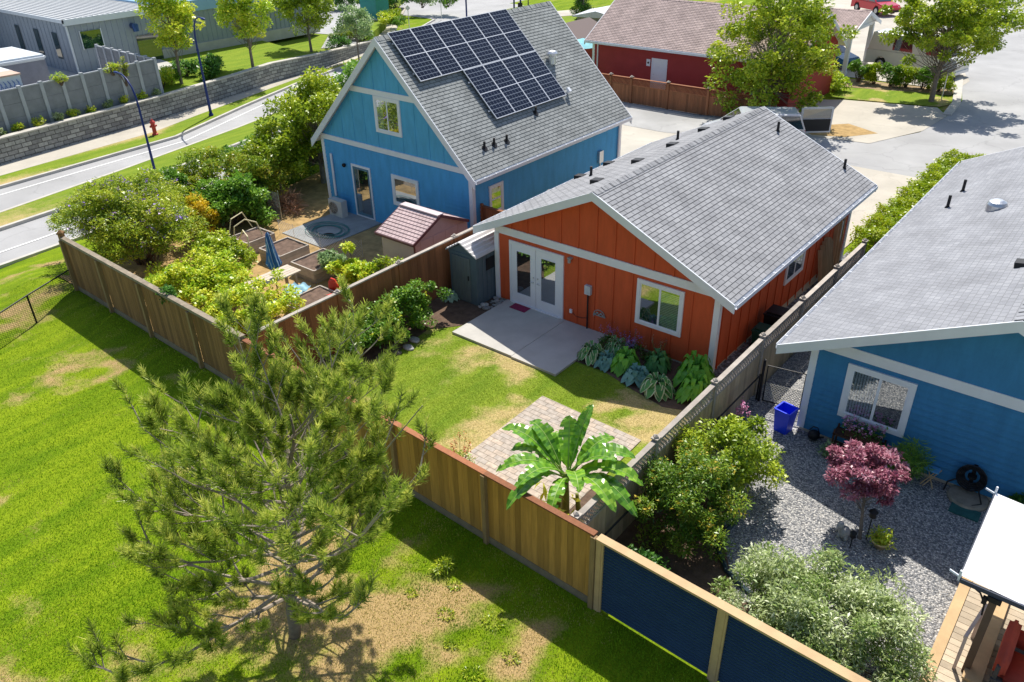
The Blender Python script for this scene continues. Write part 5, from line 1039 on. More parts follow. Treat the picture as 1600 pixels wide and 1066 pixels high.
for a, b, z0, z1 in ((8.5,9.9,1.9,3.0),): mb = MB(); mb.box(X1+.05,X1+.07,a,b,z0,z1); w_ = build('window', mb, GLSG, t); mb = MB(); mb.box(X1+.04,X1+.09,a-.06,a,z0-.06,z1+.06); mb.box(X1+.04,X1+.09,b,b+.06,z0-.06,z1+.06); build('frame', mb, METW, w_)
for x in (-45.2,-48.0,-51): mb = MB(); mb.box(x-.7,x,Y0-.06,Y0-.04,1.2,2.9); build('window', mb, GLSG, t)
mb = MB(); mb.tube([(X1+.05,12.2,2.9),(X1+.45,12.2,2.9),(X1+.5,12.2,2.55)], [.2,.24,.2], 14); build('exhaust_hood', mb, mat('blue_steel', (.05,.10,.25), .3, .1, metal=.6), t)
mb = MB(); mb.box(X1+.04,X1+.06,12.3,14.0,.4,2.2); build('doorway', mb, GLSG, t)
t = thing('warehouse', 'larger sky blue roofed metal building behind the flat roofed warehouse', 'warehouse', (-75, 10, .4)); mb = MB(); mb.box(-95,-56,-40,7.6,.2,4.4); mb.box(-95,-62,7.6,50,.2,4.4); build('wall', mb, MET, t)
mb = MB(); mb.prism([(-55.5,-40,4.4),(-95,-40,7.5),(-95,-40,7.3),(-55.5,-40,4.25)], (0,47.5,0)); mb.prism([(-61.5,7.6,4.4),(-95,7.6,7.5),(-95,7.6,7.3),(-61.5,7.6,4.25)], (0,44,0)); k = -40
while k < 50: mb.beam((-55.4 if k < 7.4 else -61.4,k,4.43),(-94,k,7.46),.06,.06); k += .6
build('roof', mb, METB, t)
for i, (x0, x1, y0, y1, z1, lab) in enumerate([(-45,-40.5,.5,4.6,2.35,'farther white roofed outbuilding by the warehouse, left of its windows'),(-42.5,-37.2,-3.8,1.4,2.3,'nearer white roofed outbuilding at the left edge behind the concrete fence')]):
    t = thing('outbuilding', lab, 'outbuilding', ((x0+x1)/2,(y0+y1)/2,.4)); mb = MB(); mb.box(x0,x1,y0,y1,.35,z1-.15); build('wall', mb, mat('grey_render', (.22,.23,.27), .8, .1, 3), t)
    bm = bmesh.new(); bmesh.ops.create_cube(bm, size=1); bmesh.ops.scale(bm, vec=(x1-x0+.2, y1-y0+.2, .35), verts=bm.verts); bmesh.ops.bevel(bm, geom=bm.edges[:], offset=.12, segments=3, affect='EDGES'); mb = MB(); mb.add([(v.co.x+(x0+x1)/2, v.co.y+(y0+y1)/2, v.co.z+z1) for v in bm.verts], [tuple(v.index for v in f.verts) for f in bm.faces]); bm.free(); build('roof', mb, METW, t)
t = thing('storage_crate', 'white crate with faint blue scribbles poking above the concrete fence', 'crate', (-33.6,-.7,.4)); mb = MB(); mb.box(-34.1,-32.9,-1.25,.1,.4,3.0); build('body', mb, METW, t); mb = MB()
mb.box(-34.15,-32.85,-1.3,.15,3.0,3.08); build('lid', mb, mat('pale_orange_lid', (.60,.42,.33), .7), t); mb = MB(); rg = random.Random(4)
for k in range(5): y = -1.05+k*.22; mb.tube([(-32.88,y,2.3),(-32.88,y+.12,2.65),(-32.88,y+.02,2.8),(-32.88,y+.16,2.45)], .014, 4)
build('scribbles', mb, mat('blue_paint', (.15,.25,.55), .6), t)
# street lamps, hydrant, box, signs
LP = mat('navy_lamp_paint', (.012,.03,.16), .4, .1)
def lamp():
    t = thing('street_lamp', 'navy street lamp on the far verge, its arm curving right over the street', 'street lamp', (0,0,0), 0, 'curved arm street lamps')
    mb = MB(); mb.tube([(0,0,0),(0,0,.5),(0,0,4.0),(.06,0,4.6),(.3,0,5.15),(.75,0,5.55),(1.3,0,5.75),(1.9,0,5.78)], [.10,.085,.06,.055,.05,.045,.04,.035], 10); mb.cyl(0,0,-.05,.12,.14,12); mb.cyl(0,0,3.75,3.85,.075,10); build('pole', mb, LP, t, world=False, smooth=True)
    mb = MB(); mb.blob((2.15,0,5.75), (.32,.11,.07), 6, 1, .05); build('lamp_head', mb, LP, t, world=False, smooth=True); return t
lp = lamp(); place(lp, (-30.2, 9.0, -.68), -.25); l2 = dup(lp); place(l2, (-22.7, 1.02, -.68), pi-.1, .80, 'navy street lamp rising from the median behind the purple shrub, its arm curving left')
HYD = mat('hydrant_red', (.55,.06,.05), .5, .1); t = thing('fire_hydrant', 'red fire hydrant on the grass strip by the sidewalk', 'hydrant', (-29.2,4.75,-.68)); mb = MB(); mb.lathe(-29.2,4.75,[(.17,-.68),(.17,-.62),(.11,-.6),(.11,-.05),(.15,-.04),(.15,.0),(.12,.06),(.05,.14),(.04,.2)],14); build('barrel', mb, HYD, t); mb = MB(); mb.tube([(-29.4,4.75,-.18),(-29.0,4.75,-.18)],.06,10); mb.tube([(-29.2,4.55,-.2),(-29.2,4.95,-.2)],.055,10); build('nozzles', mb, HYD, t)
t = thing('utility_box', 'teal green transformer cabinet at the edge of the far parking lot', 'utility box', (-46.3,37.5,-.05)); mb = MB(); mb.box(-47.4,-45.2,36.6,38.2,.05,1.75); build('cabinet', mb, mat('teal_cabinet', (.03,.25,.22), .5, .08), t); mb = MB(); mb.box(-47.5,-45.1,36.5,38.3,1.75,1.83); build('lid', mb, mat('pale_teal', (.35,.55,.50), .5), t); mb = MB(); mb.box(-47.6,-45,36.4,38.4,-.05,.05); build('pad', mb, KERB, t)
def sign(x, y, z, hgt, label, shape='rect', rz=0, m=None, w=.3):
    t = thing('street_sign', label, 'sign', (x,y,z), rz); mb = MB(); mb.cyl(0,0,0,hgt,.035,8); build('pole', mb, STEEL, t, world=False); mb = MB()
    n = 8 if shape == 'oct' else 4; a0 = pi/8 if shape == 'oct' else pi/4
    mb.tube([(0,-.04,hgt-w),(0,-.06,hgt-w)], [w*(1.0 if n == 8 else 1.2)]*2, n); build('plate', mb, m or STEEL, t, world=False); return t
sign(4.3,35.6,-.3,2.3,'grey backed octagonal stop sign beside the tree on the cul-de-sac corner','oct',.5,mat('sign_back_grey', (.55,.57,.60), .4),.38)
sign(-43.5,43.5,-.68,2.6,'small pale sign on a thin post at the far sidewalk corner','rect',.6,METW,.25); sign(-41.0,36.6,-.68,2.2,'thin pole sign between the far parking lot and the sidewalk','rect',.6,STEEL,.2)
for i, (x, y, l) in enumerate([(-40.8,44.2,'dark traffic signal post at the street corner, left one'),(-36.0,45.6,'dark traffic signal post behind the solar roof, right one'),(-33,42.8,'short dark signal post with box at the end of the blue roof ridge')]):
    t = thing('signal_post', l, 'signal post', (x,y,-.7)); mb = MB(); mb.cyl(x,y,-.7,4.5,.08,8); build('pole', mb, LP, t); mb = MB(); mb.box(x-.15,x+.15,y-.2,y+.1,1.0 if i == 2 else 3.6,1.6 if i == 2 else 4.4); build('signal_head', mb, IRON, t)
# ------------------------------------------------------------------ vehicles
TYRE = mat('tyre_rubber', (.02,.02,.02), .8, .1); RIM = mat('wheel_rim', (.45,.46,.48), .35, .05, metal=.7); CG = glass('car_glass', (.015,.02,.025))
def vehicle(name, label, cat, loc, rz, L, Wd, belt, H, col, cab, nose=.75, wb=.6, r=.33, clad=None):
    """x forward. cab = (rear base x, rear top x, front top x, front base x) as fractions of length"""
    t = thing(name, label, cat, loc, rz); m = mat('paint_'+name, col, .25, .03, 2, coat=.6); hw = Wd/2; z0 = .28
    bm = bmesh.new(); prof = [(0,z0),(0,belt*.95),(.02*L,belt),(cab[3]*L,belt),(L*.96,belt*nose),(L,belt*nose*.85),(L,z0)]
    mb = MB(); axles = ((1-wb)/2*L*.95, (1+wb)/2*L*.98)
    # side silhouette with wheel arches
    arch = []
    for ax in axles[::-1]:
        for k in range(9): a = pi*k/8; arch.append((ax+(r+.06)*cos(a), max(z0, r+(r+.06)*sin(a))))
    pr = [(0,z0),(0,belt*.93),(.03*L,belt),(cab[3]*L,belt),(L*.96,belt*nose),(L,belt*nose*.8),(L,z0)]+arch
    ring = len(pr); vs = []
    for y, ins in ((-hw,.0),(-hw*.8,-.03),(hw*.8,-.03),(hw,0)):
        vs += [(x, y, z-(ins if False else 0)) for x, z in pr]
    me_v = [bm.verts.new((x, -hw, z)) for x, z in pr]; f = bm.faces.new(me_v); e = bmesh.ops.extrude_face_region(bm, geom=[f]); bmesh.ops.translate(bm, vec=(0, Wd, 0), verts=[v for v in e['geom'] if isinstance(v, bmesh.types.BMVert)])
    bmesh.ops.recalc_face_normals(bm, faces=bm.faces[:]); ed = [e_ for e_ in bm.edges if all(abs(abs(v.co.y)-hw) < 1e-5 for v in e_.verts) and abs(e_.verts[0].co.y-e_.verts[1].co.y) < 1e-5 and min(v.co.z for v in e_.verts) > belt*.5]
    bmesh.ops.bevel(bm, geom=ed, offset=.07, segments=2, affect='EDGES'); bm.verts.index_update()
    mb.add([v.co[:] for v in bm.verts], [tuple(v.index for v in q.verts) for q in bm.faces]); bm.free()
    body = build('body', mb, m, t, world=False)
    a, b, c, d = [k*L for k in cab]; ti = .16; w1 = hw-ti; mb = MB()
    V = [(a,-hw+.04,belt-.02),(d,-hw+.04,belt-.02),(d,hw-.04,belt-.02),(a,hw-.04,belt-.02),(b,-w1,H-.04),(c,-w1,H-.04),(c,w1,H-.04),(b,w1,H-.04),(b+.08,-w1+.1,H),(c-.1,-w1+.1,H),(c-.1,w1-.1,H),(b+.08,w1-.1,H)]
    mb.add(V, [(0,1,5,4),(1,2,6,5),(2,3,7,6),(3,0,4,7),(4,5,9,8),(5,6,10,9),(6,7,11,10),(7,4,8,11),(8,9,10,11)]); build('cabin', mb, m, t, world=False)
    def pane(P0, P1, P2, P3, nm):
        P = [Vector(q) for q in (P0, P1, P2, P3)]; n = (P[1]-P[0]).cross(P[3]-P[0]).normalized(); cc = sum(P, Vector())/4
        mid = Vector(((a+d)/2, 0, (belt+H)/2)); n = n if n.dot(cc-mid) > 0 else -n
        g = MB(); g.add([cc+(q-cc)*.86+n*.012 for q in P], [(0,1,2,3)]); build(nm, g, CG, t, world=False)
    pane(V[1],V[2],V[6],V[5],'windscreen'); pane(V[0],V[3],V[7],V[4],'rear_window')
    lerp = lambda p, q, k: tuple(Vector(p).lerp(Vector(q), k))
    ks = [0,.36,.68,1] if L > 4.4 else [0,.5,1]
    if clad != 'van':
        for A, B, C_, D in ((V[0],V[1],V[5],V[4]),(V[3],V[2],V[6],V[7])):
            for k0, k1 in zip(ks, ks[1:]): pane(lerp(A,B,k0),lerp(A,B,k1),lerp(D,C_,k1),lerp(D,C_,k0),'side_window')
    else:
        for A, B, C_, D in ((V[0],V[1],V[5],V[4]),(V[3],V[2],V[6],V[7])): pane(lerp(A,B,.74),lerp(A,B,1),lerp(D,C_,1),lerp(D,C_,.74),'side_window'); pane(lerp(A,B,.3),lerp(A,B,.6),lerp(D,C_,.6),lerp(D,C_,.3),'side_window')
    for x in axles:
        for sy in (-1, 1):
            g = MB(); g.tube([(x,sy*(hw-.2),r),(x,sy*(hw+.01),r)], [r,r], 20); wo = build('wheel', g, TYRE, t, world=False); g = MB(); g.tube([(x,sy*(hw+.005),r),(x,sy*(hw+.025),r)], [r*.62,r*.55], 16); build('rim', g, RIM, wo, world=False)
    for sy in (-1, 1):
        g = MB(); g.blob((L*.985,sy*hw*.72,belt*nose*.78), (.05,.17,.09), 5, 1, .02); build('headlight', g, PVC, t, world=False); g = MB(); g.box(-.012,.03,sy*hw*.82-.08,sy*hw*.82+.08,belt*.6,belt*.95); build('tail_light', g, mat('red_lens', (.5,.01,.01), .3), t, world=False)
    g = MB(); g.box(-.06,.1,-hw*.95,hw*.95,z0+.02,z0+.2); build('bumper', g, BLK if clad != 'van' else STEEL, t, world=False); g = MB(); g.box(L-.1,L+.06,-hw*.95,hw*.95,z0+.02,z0+.2); build('bumper', g, BLK if clad != 'van' else STEEL, t, world=False)
    return t, body
vehicle('camper_van', 'long cream camper van parked behind the row of small bushes', 'van', (-2.2, 43.2, -.31), -.2, 6.1, 1.95, 1.25, 2.3, (.62,.60,.52), (.01,.03,.80,.88), .82, .62, .36, 'van')
vehicle('red_suv', 'bright red suv parked beyond the carport at the top edge', 'suv', (-11.2, 67.5, -.31), -.62, 4.7, 1.9, 1.05, 1.75, (.55,.015,.04), (.01,.12,.55,.74), .82, .6, .36)
vehicle('blue_car', 'blue hatchback parked half under the carport beside the cream van', 'car', (-6.6, 42.2, -.31), -.35, 4.1, 1.75, .92, 1.45, (.03,.14,.30), (.02,.16,.55,.76), .78, .6, .31)
t, body = vehicle('silver_minivan', 'silver minivan with its rear door swung wide open behind the orange roof', 'minivan', (1.1, 22.1, -.31), pi+.55, 4.8, 1.85, 1.05, 1.75, (.52,.54,.57), (.0,.06,.62,.82), .80, .6, .34)
# full width rear door hinged at its far edge and swung open, inner side towards the yard
HD = Vector((-.99,-.14,0)).normalized(); HN = Vector((-.14,.99,0)); ho = Vector((-.02,-.88,0))
def tg(mb, s0, s1, z0, z1, a, b):
    vs = [ho+HD*q+HN*w+Vector((0,0,z)) for z in (z0, z1) for q, w in ((s0,a),(s1,a),(s1,b),(s0,b))]; mb.add(vs, [(3,2,1,0),(4,5,6,7),(0,1,5,4),(1,2,6,5),(2,3,7,6),(3,0,4,7)])
g = MB(); tg(g,.02,1.62,.42,1.12,0,.06); tg(g,.02,.12,1.12,1.66,0,.06); tg(g,1.52,1.62,1.12,1.66,0,.06); tg(g,.12,1.52,1.6,1.7,0,.06); tgo = build('rear_door', g, MT['paint_silver_minivan'], t, world=False)
g = MB(); tg(g,.12,1.52,1.12,1.6,.02,.035); build('rear_window', g, GLSG, tgo, world=False)
for sg in (-.003, .063):
    g = MB(); tg(g,.1,1.54,.5,1.1,min(sg,sg+.012*(1 if sg > 0 else -1)),max(sg,sg+.012*(1 if sg > 0 else -1))); build('inner_trim', g, BLK, tgo, world=False)
# ------------------------------------------------------------------ vegetation
shrub('flowering_shrub', 'broad leafy green shrub with yellowish tips along the divider fence', 'shrub', (-.72,-3.95), (.62,1.95,.72), 15000, .085, GR, 21, 70, .26, .7, flat=.85, extra=[(-.6,-2.4,1.2),(-.7,-2.9,1.35),(-.6,-3.2,1.3),(-.75,-5.5,.6)], flowers=(GRY, 60, .09))
# hostas
def hosta(name, label, x, y, r, n, m, edge, seed, rise=.35, wd=.32):
    rg = random.Random(seed); z = hh(x, y)+.03; t = thing(name, label, 'hosta', (x, y, z), 0, 'hostas and leafy plants at the orange house' if False else None); V1 = MB(); V2 = MB()
    for i in range(n):
        a = i*2.399+rg.uniform(-.2,.2); k = (i/n)**.6; L = r*(.55+.45*k)*rg.uniform(.85,1.1); up = rise*(1.15-.75*k); w = L*wd*rg.uniform(.9,1.1); D = Vector((cos(a),sin(a),0)); Sd = Vector((-sin(a),cos(a),0)); b = Vector((x,y,z))+D*.03
        P = []
        for j in range(7):
            s = j/6; c = b+D*L*(.25+.75*s)+Vector((0,0,up*(1.0+.35*sin(pi*min(1, s*1.1)))-up*1.0*s*s*k)); ww = w*sin(pi*(s*.93+.04))**.8 if 0 < j < 6 else .004; P.append([c+Sd*ww*q+Vector((0,0,.18*abs(q)*ww)) for q in (-1,-.72,0,.72,1)])
        tt = rg.random()
        for j in range(6):
            A, B = P[j], P[j+1]
            V1.add([A[1],A[2],B[2],B[1]], [(0,1,2,3)], 0, tt); V1.add([A[2],A[3],B[3],B[2]], [(0,1,2,3)], 0, min(1, tt+.15)); V2.add([A[0],A[1],B[1],B[0]], [(0,1,2,3)], 0, tt); V2.add([A[3],A[4],B[4],B[3]], [(0,1,2,3)], 0, tt)
        V1.tube([b, P[0][2]], .008, 4, 0, .5)
    o1 = build('leaves', V1, m, t); build('leaf_margins', V2, edge or m, o1); return t
CREAM = leafmat('cream_leaf_edge', [(.45,.50,.28), (.62,.66,.42)], .25); HG = leafmat('hosta_green', [(.03,.11,.03), (.07,.19,.05)]); HB = leafmat('hosta_blue_green', [(.05,.13,.11), (.12,.24,.21)]); HL = leafmat('bright_green_leaf', [(.05,.17,.015), (.12,.30,.03)])
hosta('hosta', 'white edged hosta at the patio corner, leftmost in the bed', 4.50,-1.30,.48,34,HG,CREAM,1,.34,.24); hosta('hosta', 'white edged hosta close to the wall behind the patio corner hosta', 4.85,-.65,.42,28,HG,CREAM,2,.34,.24); hosta('hosta', 'large cream edged hosta at the lawn edge below the window', 6.75,-1.65,.50,40,HG,CREAM,3,.34,.30)
hosta('hosta', 'blue green hosta between the patio corner hosta and bright green clump', 5.0,-1.35,.36,34,HB,None,4,.28,.3); hosta('hosta', 'blue green hosta left of the large cream edged hosta', 6.05,-1.5,.42,44,HB,None,5,.3,.3)
hosta('leafy_perennial', 'bright green leafy clump in the middle of the bed', 5.5,-1.2,.46,46,HL,None,6,.42,.28); hosta('leafy_perennial', 'tall bright green leafy clump at the corner post of the orange house', 7.35,-.75,.62,70,HL,None,7,.62,.2); hosta('leafy_perennial', 'bright green leafy clump beside the lattice fence post', 7.65,-1.3,.50,50,HL,None,8,.5,.22)
hosta('hosta', 'dark green hosta against the wall under the window', 6.2,-.7,.42,34,HG,None,9,.4,.3); hosta('hosta', 'pale grey green hosta beside the grey shed door', -1.12,-1.05,.30,30,leafmat('pale_hosta', [(.22,.32,.22),(.35,.45,.33)]),None,10,.22,.3)
def spikes(name, label, x, y, n, m, hgt, r, seed, stem=GRD, fl=.03, base=True):
    rng = np.random.default_rng(seed); z = hh(x, y); t = thing(name, label, 'flowering plant', (x,y,z)); mb = MB(); Q = []
    for i in range(n):
        a = rng.uniform(0, 6.28); q = rng.uniform(.2,1)*r; e = Vector((x+q*cos(a), y+q*sin(a), z+hgt*rng.uniform(.7,1.05))); b = Vector((x+.2*q*cos(a), y+.2*q*sin(a), z)); mb.tube([b, b.lerp(e,.6)+Vector((0,0,.04)), e], .005, 4); Q.append(np.array(e)+rng.normal(size=(22,3))*np.array([.02,.02,.075]))
    build('flower_stems', mb, MT['leaf_dark_green'], t); Q = np.concatenate(Q); np_object('flowers', [leafarr(rng, Q, fl, .8, .5)], m, t, rng.uniform(0,1,len(Q)))
    if base: d = unit(rng, 300); d[:,2] = abs(d[:,2]); P = np.array([x,y,z])+d*np.array([r*.9,r*.9,hgt*.5]); np_object('foliage', [leafarr(rng, P, .09, .4)], stem, t, rng.uniform(0,1,300))
    return t
spikes('lavender_plant', 'lilac flower spikes rising over the hostas by the black conduit', 4.45,-.45,9,PUR,.62,.3,31); spikes('lavender_plant', 'thick cluster of lilac flowers against the orange wall behind the hostas', 5.25,-.45,22,PUR,.60,.42,32); spikes('astilbe', 'faded brown feathery flower heads under the window', 6.0,-.35,12,BRN,.6,.4,33)
spikes('pink_flower_plant', 'pink purple flower clump on the gravel side of the lattice fence', 9.15,-1.9,10,PNK,.75,.22,34,fl=.05); shrub('grass_clump', 'low grassy green clump between the lattice fence and gravel path', 'grass clump', (9.25,-2.6), (.3,.5,.3), 900, .16, GR, 35, 10, .15, .15, up=.2)
# banana plant
def banana():
    bx, by = 7.75, -7.15; t = thing('banana_plant', 'banana plant with huge glossy arching leaves in the fence corner', 'banana plant', (bx, by, 0)); Rr = Vector((.77,.64,0)); Ff = Vector((-.64,.77,0)); rg = random.Random(9)
    leafG = leafmat('banana_leaf', [(.025,.085,.006), (.065,.165,.012), (.12,.24,.018), (.22,.335,.035)], .35, .28, .6); mid = mat('banana_midrib', (.28,.42,.10), .5, .1); mb = MB()
    base = Vector((bx,by,0))
    for dx, dy, hh_, r in ((0,0,1.45,.10),(-.32,.16,1.1,.08),(.25,.22,.9,.07)): mb.tube([base+Vector((dx,dy,0)), base+Vector((dx*.8,dy*.8,hh_*.6)), base+Vector((dx*.7,dy*.7,hh_))], [r,r*.8,r*.5], 12)
    build('stem', mb, mat('banana_stem', (.20,.22,.06), .6, .3, 6), t, smooth=True)
    LV = [(7.61,-8.85,1.62,.15),(8.29,-8.45,1.45,.13),(9.48,-7.27,1.35,.17),(9.25,-6.7,1.6,.18),(8.87,-6.4,1.9,.18),(6.4,-7.5,2.15,.17),(6.7,-7.6,1.8,.17),(6.9,-8.3,1.8,.15),(7.84,-6.4,2.75,.12),(7.5,-6.7,2.5,.18),(6.75,-7.0,2.2,.17),(8.58,-7.9,1.9,.15),(9.2,-7.6,1.55,.16),(7.6,-8.5,1.95,.15),(8.76,-6.9,2.1,.16),(6.9,-6.6,1.7,.17),(8.2,-6.1,1.9,.16)]
    for i, (X_, Y_, z, w) in enumerate(LV):
        tip = Vector((X_, Y_, z)); st = base+Vector((rg.uniform(-.08,.08), rg.uniform(-.05,.1), 1.3)); hv = tip-st; hv.z = 0; L0 = hv.length
        c = st.lerp(tip,.5)+Vector((0,0,.42*L0+.15)) if L0 > .5 else st.lerp(tip,.5)+Vector((0,0,.1)); N = 22; pts = []
        for k in range(N+1): s = k/N; pts.append(st*(1-s)**2+c*2*s*(1-s)+tip*s*s)
        Lm = MB(); prev = None; tt = rg.random()
        for k in range(N+1):
            s = k/N; d = (pts[min(k+1,N)]-pts[max(k-1,0)]).normalized(); sd = d.cross(Vector((0,0,1))); sd = sd.normalized() if sd.length > .2 else Vector(Rr); n = sd.cross(d).normalized()
            q = (s-.18)/.82; ww = w*1.18*(max(0, sin(pi*min(1, q*.96+.04)))**.55) if q > 0 else .012
            row = [pts[k]+sd*ww*u+n*(abs(u)*ww*.45-.5*ww*abs(u)**2*(.9 if z < 1.5 else .3))+n*.012*sin(k*1.9+u*2)*abs(u) for u in (-1,-.55,0,.55,1)]
            if prev:
                tear = rg.random()
                for j in range(4):
                    if (tear < .10 and j == 0) or (tear > .92 and j == 3): continue
                    Lm.add([prev[j], prev[j+1], row[j+1], row[j]], [(0,1,2,3)], 0, min(1, max(0, tt*.5+.25+.22*sin(k*2.2+j)+rg.uniform(-.1,.1))))
            prev = row
        lo = build('leaf', Lm, leafG, t); mr_ = MB(); mr_.tube(pts, [.022*(1-.75*k/N) for k in range(N+1)], 6); build('midrib', mr_, mid, lo)
    rng = np.random.default_rng(4); P = base+Vector((0,0,0)); P = np.array([bx-.15,by-.2,.9])+rng.normal(size=(26,3))*np.array([.4,.15,.18]); np_object('dry_leaves', [leafarr(rng, P, .38, .22, .1, .9)], GRY, t, rng.uniform(.4,1,26))
banana()
spikes('rose_bush', 'thin rose stems with red tips at the edge of the pavers', 4.75,-7.1,10,REDF,.85,.4,41,GRO,.035); spikes('rose_bush', 'low thorny plant with red buds behind the cedar fence near the pine', 3.2,-7.9,8,REDF,.95,.3,42,GRO,.035)
# right yard plants
shrub('evergreen_shrub', 'large bronze tipped evergreen shrub nearest the corner of the fences', 'shrub', (9.95,-5.75), (.95,1.15,1.0), 15000, .085, leafmat('leaf_green_bronze', [(.035,.085,.01), (.09,.16,.015), (.20,.22,.02)]), 51, 60, .28, .38, flowers=(leafmat('bronze_tips', [(.22,.18,.02),(.34,.25,.03)]), 60, .08), cz=.95)
shrub('leafy_shrub', 'tall light green leafy shrub against the lattice fence beside the bronze one', 'shrub', (9.8,-4.2), (.95,1.0,.95), 14000, .10, GRW, 52, 42, .28, .42, cz=.95, extra=[(10.5,-3.8,.9),(10.4,-3.3,.8)])
shrub('variegated_shrub', 'wide pale variegated shrub spreading along the corrugated fence', 'shrub', (13.0,-6.9), (1.7,1.15,.75), 30000, .095, GRV, 53, 105, .28, .32, cz=.85, up=.4, extra=[(14.5,-7.0,.8),(14.4,-6.5,.6),(14.6,-7.7,.8),(15.0,-8.0,.5),(11.3,-7.2,.6),(14.2,-7.6,.7),(14.0,-8.0,.5),(13.6,-6.4,.6),(11.7,-6.6,.7)])
shrub('lime_shrub', 'low lime green shrub below the pale variegated one at the bottom edge', 'shrub', (13.4,-8.05), (.6,.35,.4), 2500, .12, GRL, 54, 16, .22, .4)
shrub('groundcover_plant', 'sparse pale leaves on dark soil behind the corrugated fence', 'plant', (11.0,-7.7), (.5,.4,.2), 300, .09, GRV, 55, 8, .2, .4); shrub('groundcover_plant', 'dark low leaves between the bronze shrub and terracotta pot', 'plant', (9.6,-7.4), (.5,.5,.25), 800, .10, GRD, 56, 10, .2, .5)
t = tree('japanese_maple', 'small purple leaved maple on the gravel before the blue house', (12.68,-3.8), 1.9, (.70,.72,.52), 1.36, 8500, .095, GRM, 61, .035, 44, .17, (-.28,.42), asp=.42, flat=.45)
shrub('bamboo_clump', 'feathery dark green clump against the blue wall right of the window', 'shrub', (12.75,-1.35), (.42,.25,.5), 2600, .15, GR, 57, 22, .2, .10, up=.1); shrub('wall_plant', 'blue green leafy plant under the window stand', 'plant', (11.35,-1.5), (.3,.15,.2), 350, .10, GRB, 58, 8, .12, .5); shrub('wall_shrub', 'small dark shrub at the blue wall by the canopy', 'shrub', (14.95,-1.25), (.3,.25,.3), 900, .08, GRD, 59, 12, .15, .5)
spikes('weed', 'small bright weed in the middle of the gravel', 10.45,-2.85,3,GRY,.12,.08,43,GRL)
# left garden
_r = np.random.default_rng(3); ARCS = []
for _a in np.concatenate([np.linspace(1.9, 4.6, 26), np.linspace(-1.7, 1.6, 12)]):
    _L = _r.uniform(2.6, 4.6)*(1 if cos(_a) < -.2 else .5)*(1-.35*max(0, -sin(_a))); _H = _r.uniform(1.4, 2.7)
    for _s in np.arange(.35, 1.0, .24/_L*1.2): ARCS.append((-12.4+_L*_s*cos(_a)*1.05, -5.0+_L*_s*sin(_a)*.85, _H*sin(pi*min(1, .28+_s*.52))+_r.uniform(-.1,.1)))
ARCS = [q for q in ARCS if not (q[1] < -7.6 and q[2] < 1.7)]
shrub('butterfly_bush', 'huge arching butterfly bush with purple flower spikes at the fence corner', 'shrub', (-12.6,-5.1), (2.5,2.0,1.3), 52000, .12, leafmat('leaf_olive_yellow', [(.04,.08,.010), (.13,.19,.015), (.26,.30,.02), (.34,.34,.05)]), 71, 130, .36, .30, cz=1.55, stems=10, flowers=(PUR, 300, .10), extra=ARCS)
shrub('yellow_bush', 'shrub with a bright golden yellow patch behind the butterfly bush', 'shrub', (-12.7,-2.7), (.7,.7,1.0), 3200, .12, leafmat('leaf_gold', [(.25,.28,.02),(.60,.42,.02),(.80,.55,.03)]), 72, 18, .28, .5, cz=.95)
shrub('garden_shrub', 'dense dark green large leaved shrub behind the left raised beds', 'shrub', (-13.1,-.9), (1.6,1.3,1.0), 13000, .16, GR, 73, 50, .38, .6, cz=1.0)
shrub('garden_shrub', 'brown tinged olive shrub between the two street lamps', 'shrub', (-15.6,.3), (2.2,2.0,1.1), 16000, .14, GRO, 74, 75, .42, .45, cz=1.3)
shrub('garden_shrub', 'mixed green shrub at the street edge of the garden', 'shrub', (-17.0,3.2), (2.0,2.0,1.15), 13000, .15, GR, 75, 45, .4, .5, cz=1.1); shrub('garden_shrub', 'green shrub between the butterfly bush and the street', 'shrub', (-15.7,-2.6), (1.8,1.4,1.15), 12000, .13, GR, 76, 36, .38, .45, cz=1.2)
tree('garden_tree', 'leafy bright green tree beside the left corner of the blue house', (-14.3,4.6), 5.0, (1.9,2.0,2.1), 2.7, 15000, .17, GRW, 77, .10, 70, .5)
tree('garden_tree', 'second bright green tree farther along the street side of the blue house', (-15.2,8.0), 4.9, (1.9,2.0,2.1), 2.6, 11000, .17, GR, 78, .10, 60, .5); tree('garden_tree', 'shorter dark tree in front of the bright green tree by the blue house', (-14.7,2.6), 3.4, (1.5,1.5,1.4), 1.7, 9000, .16, GRW, 79, .07, 36, .42)
shrub('garden_shrub', 'yellowish green shrub between the dark large leaved shrub and the trees', 'shrub', (-13.9,1.0), (1.3,1.0,1.1), 8000, .13, GRO, 88, 40, .36, .4, cz=1.3)
shrub('garden_shrub', 'tall loose shrub right behind the olive one at the street', 'shrub', (-17.2,6.3), (1.8,1.8,1.3), 11000, .15, GRW, 89, 44, .42, .45, cz=1.5)
shrub('dry_brush', 'reddish brown heap of dry twigs by the dark garden shrub', 'brush pile', (-12.9,1.5), (.9,.6,.3), 900, .45, BRN, 80, 14, .3, .05, up=.1)
shrub('berry_bushes', 'thicket of yellow green berry canes along the dark fence', 'berry bush', (-8.5,-5.5), (1.7,1.5,.6), 17000, .105, GRY, 81, 95, .28, .7, cz=.8, stems=14); shrub('berry_bushes', 'greener berry canes between thicket and raised beds', 'berry bush', (-9.4,-3.8), (1.6,.9,.65), 9000, .105, GRW, 86, 50, .28, .7, cz=.8, stems=10)
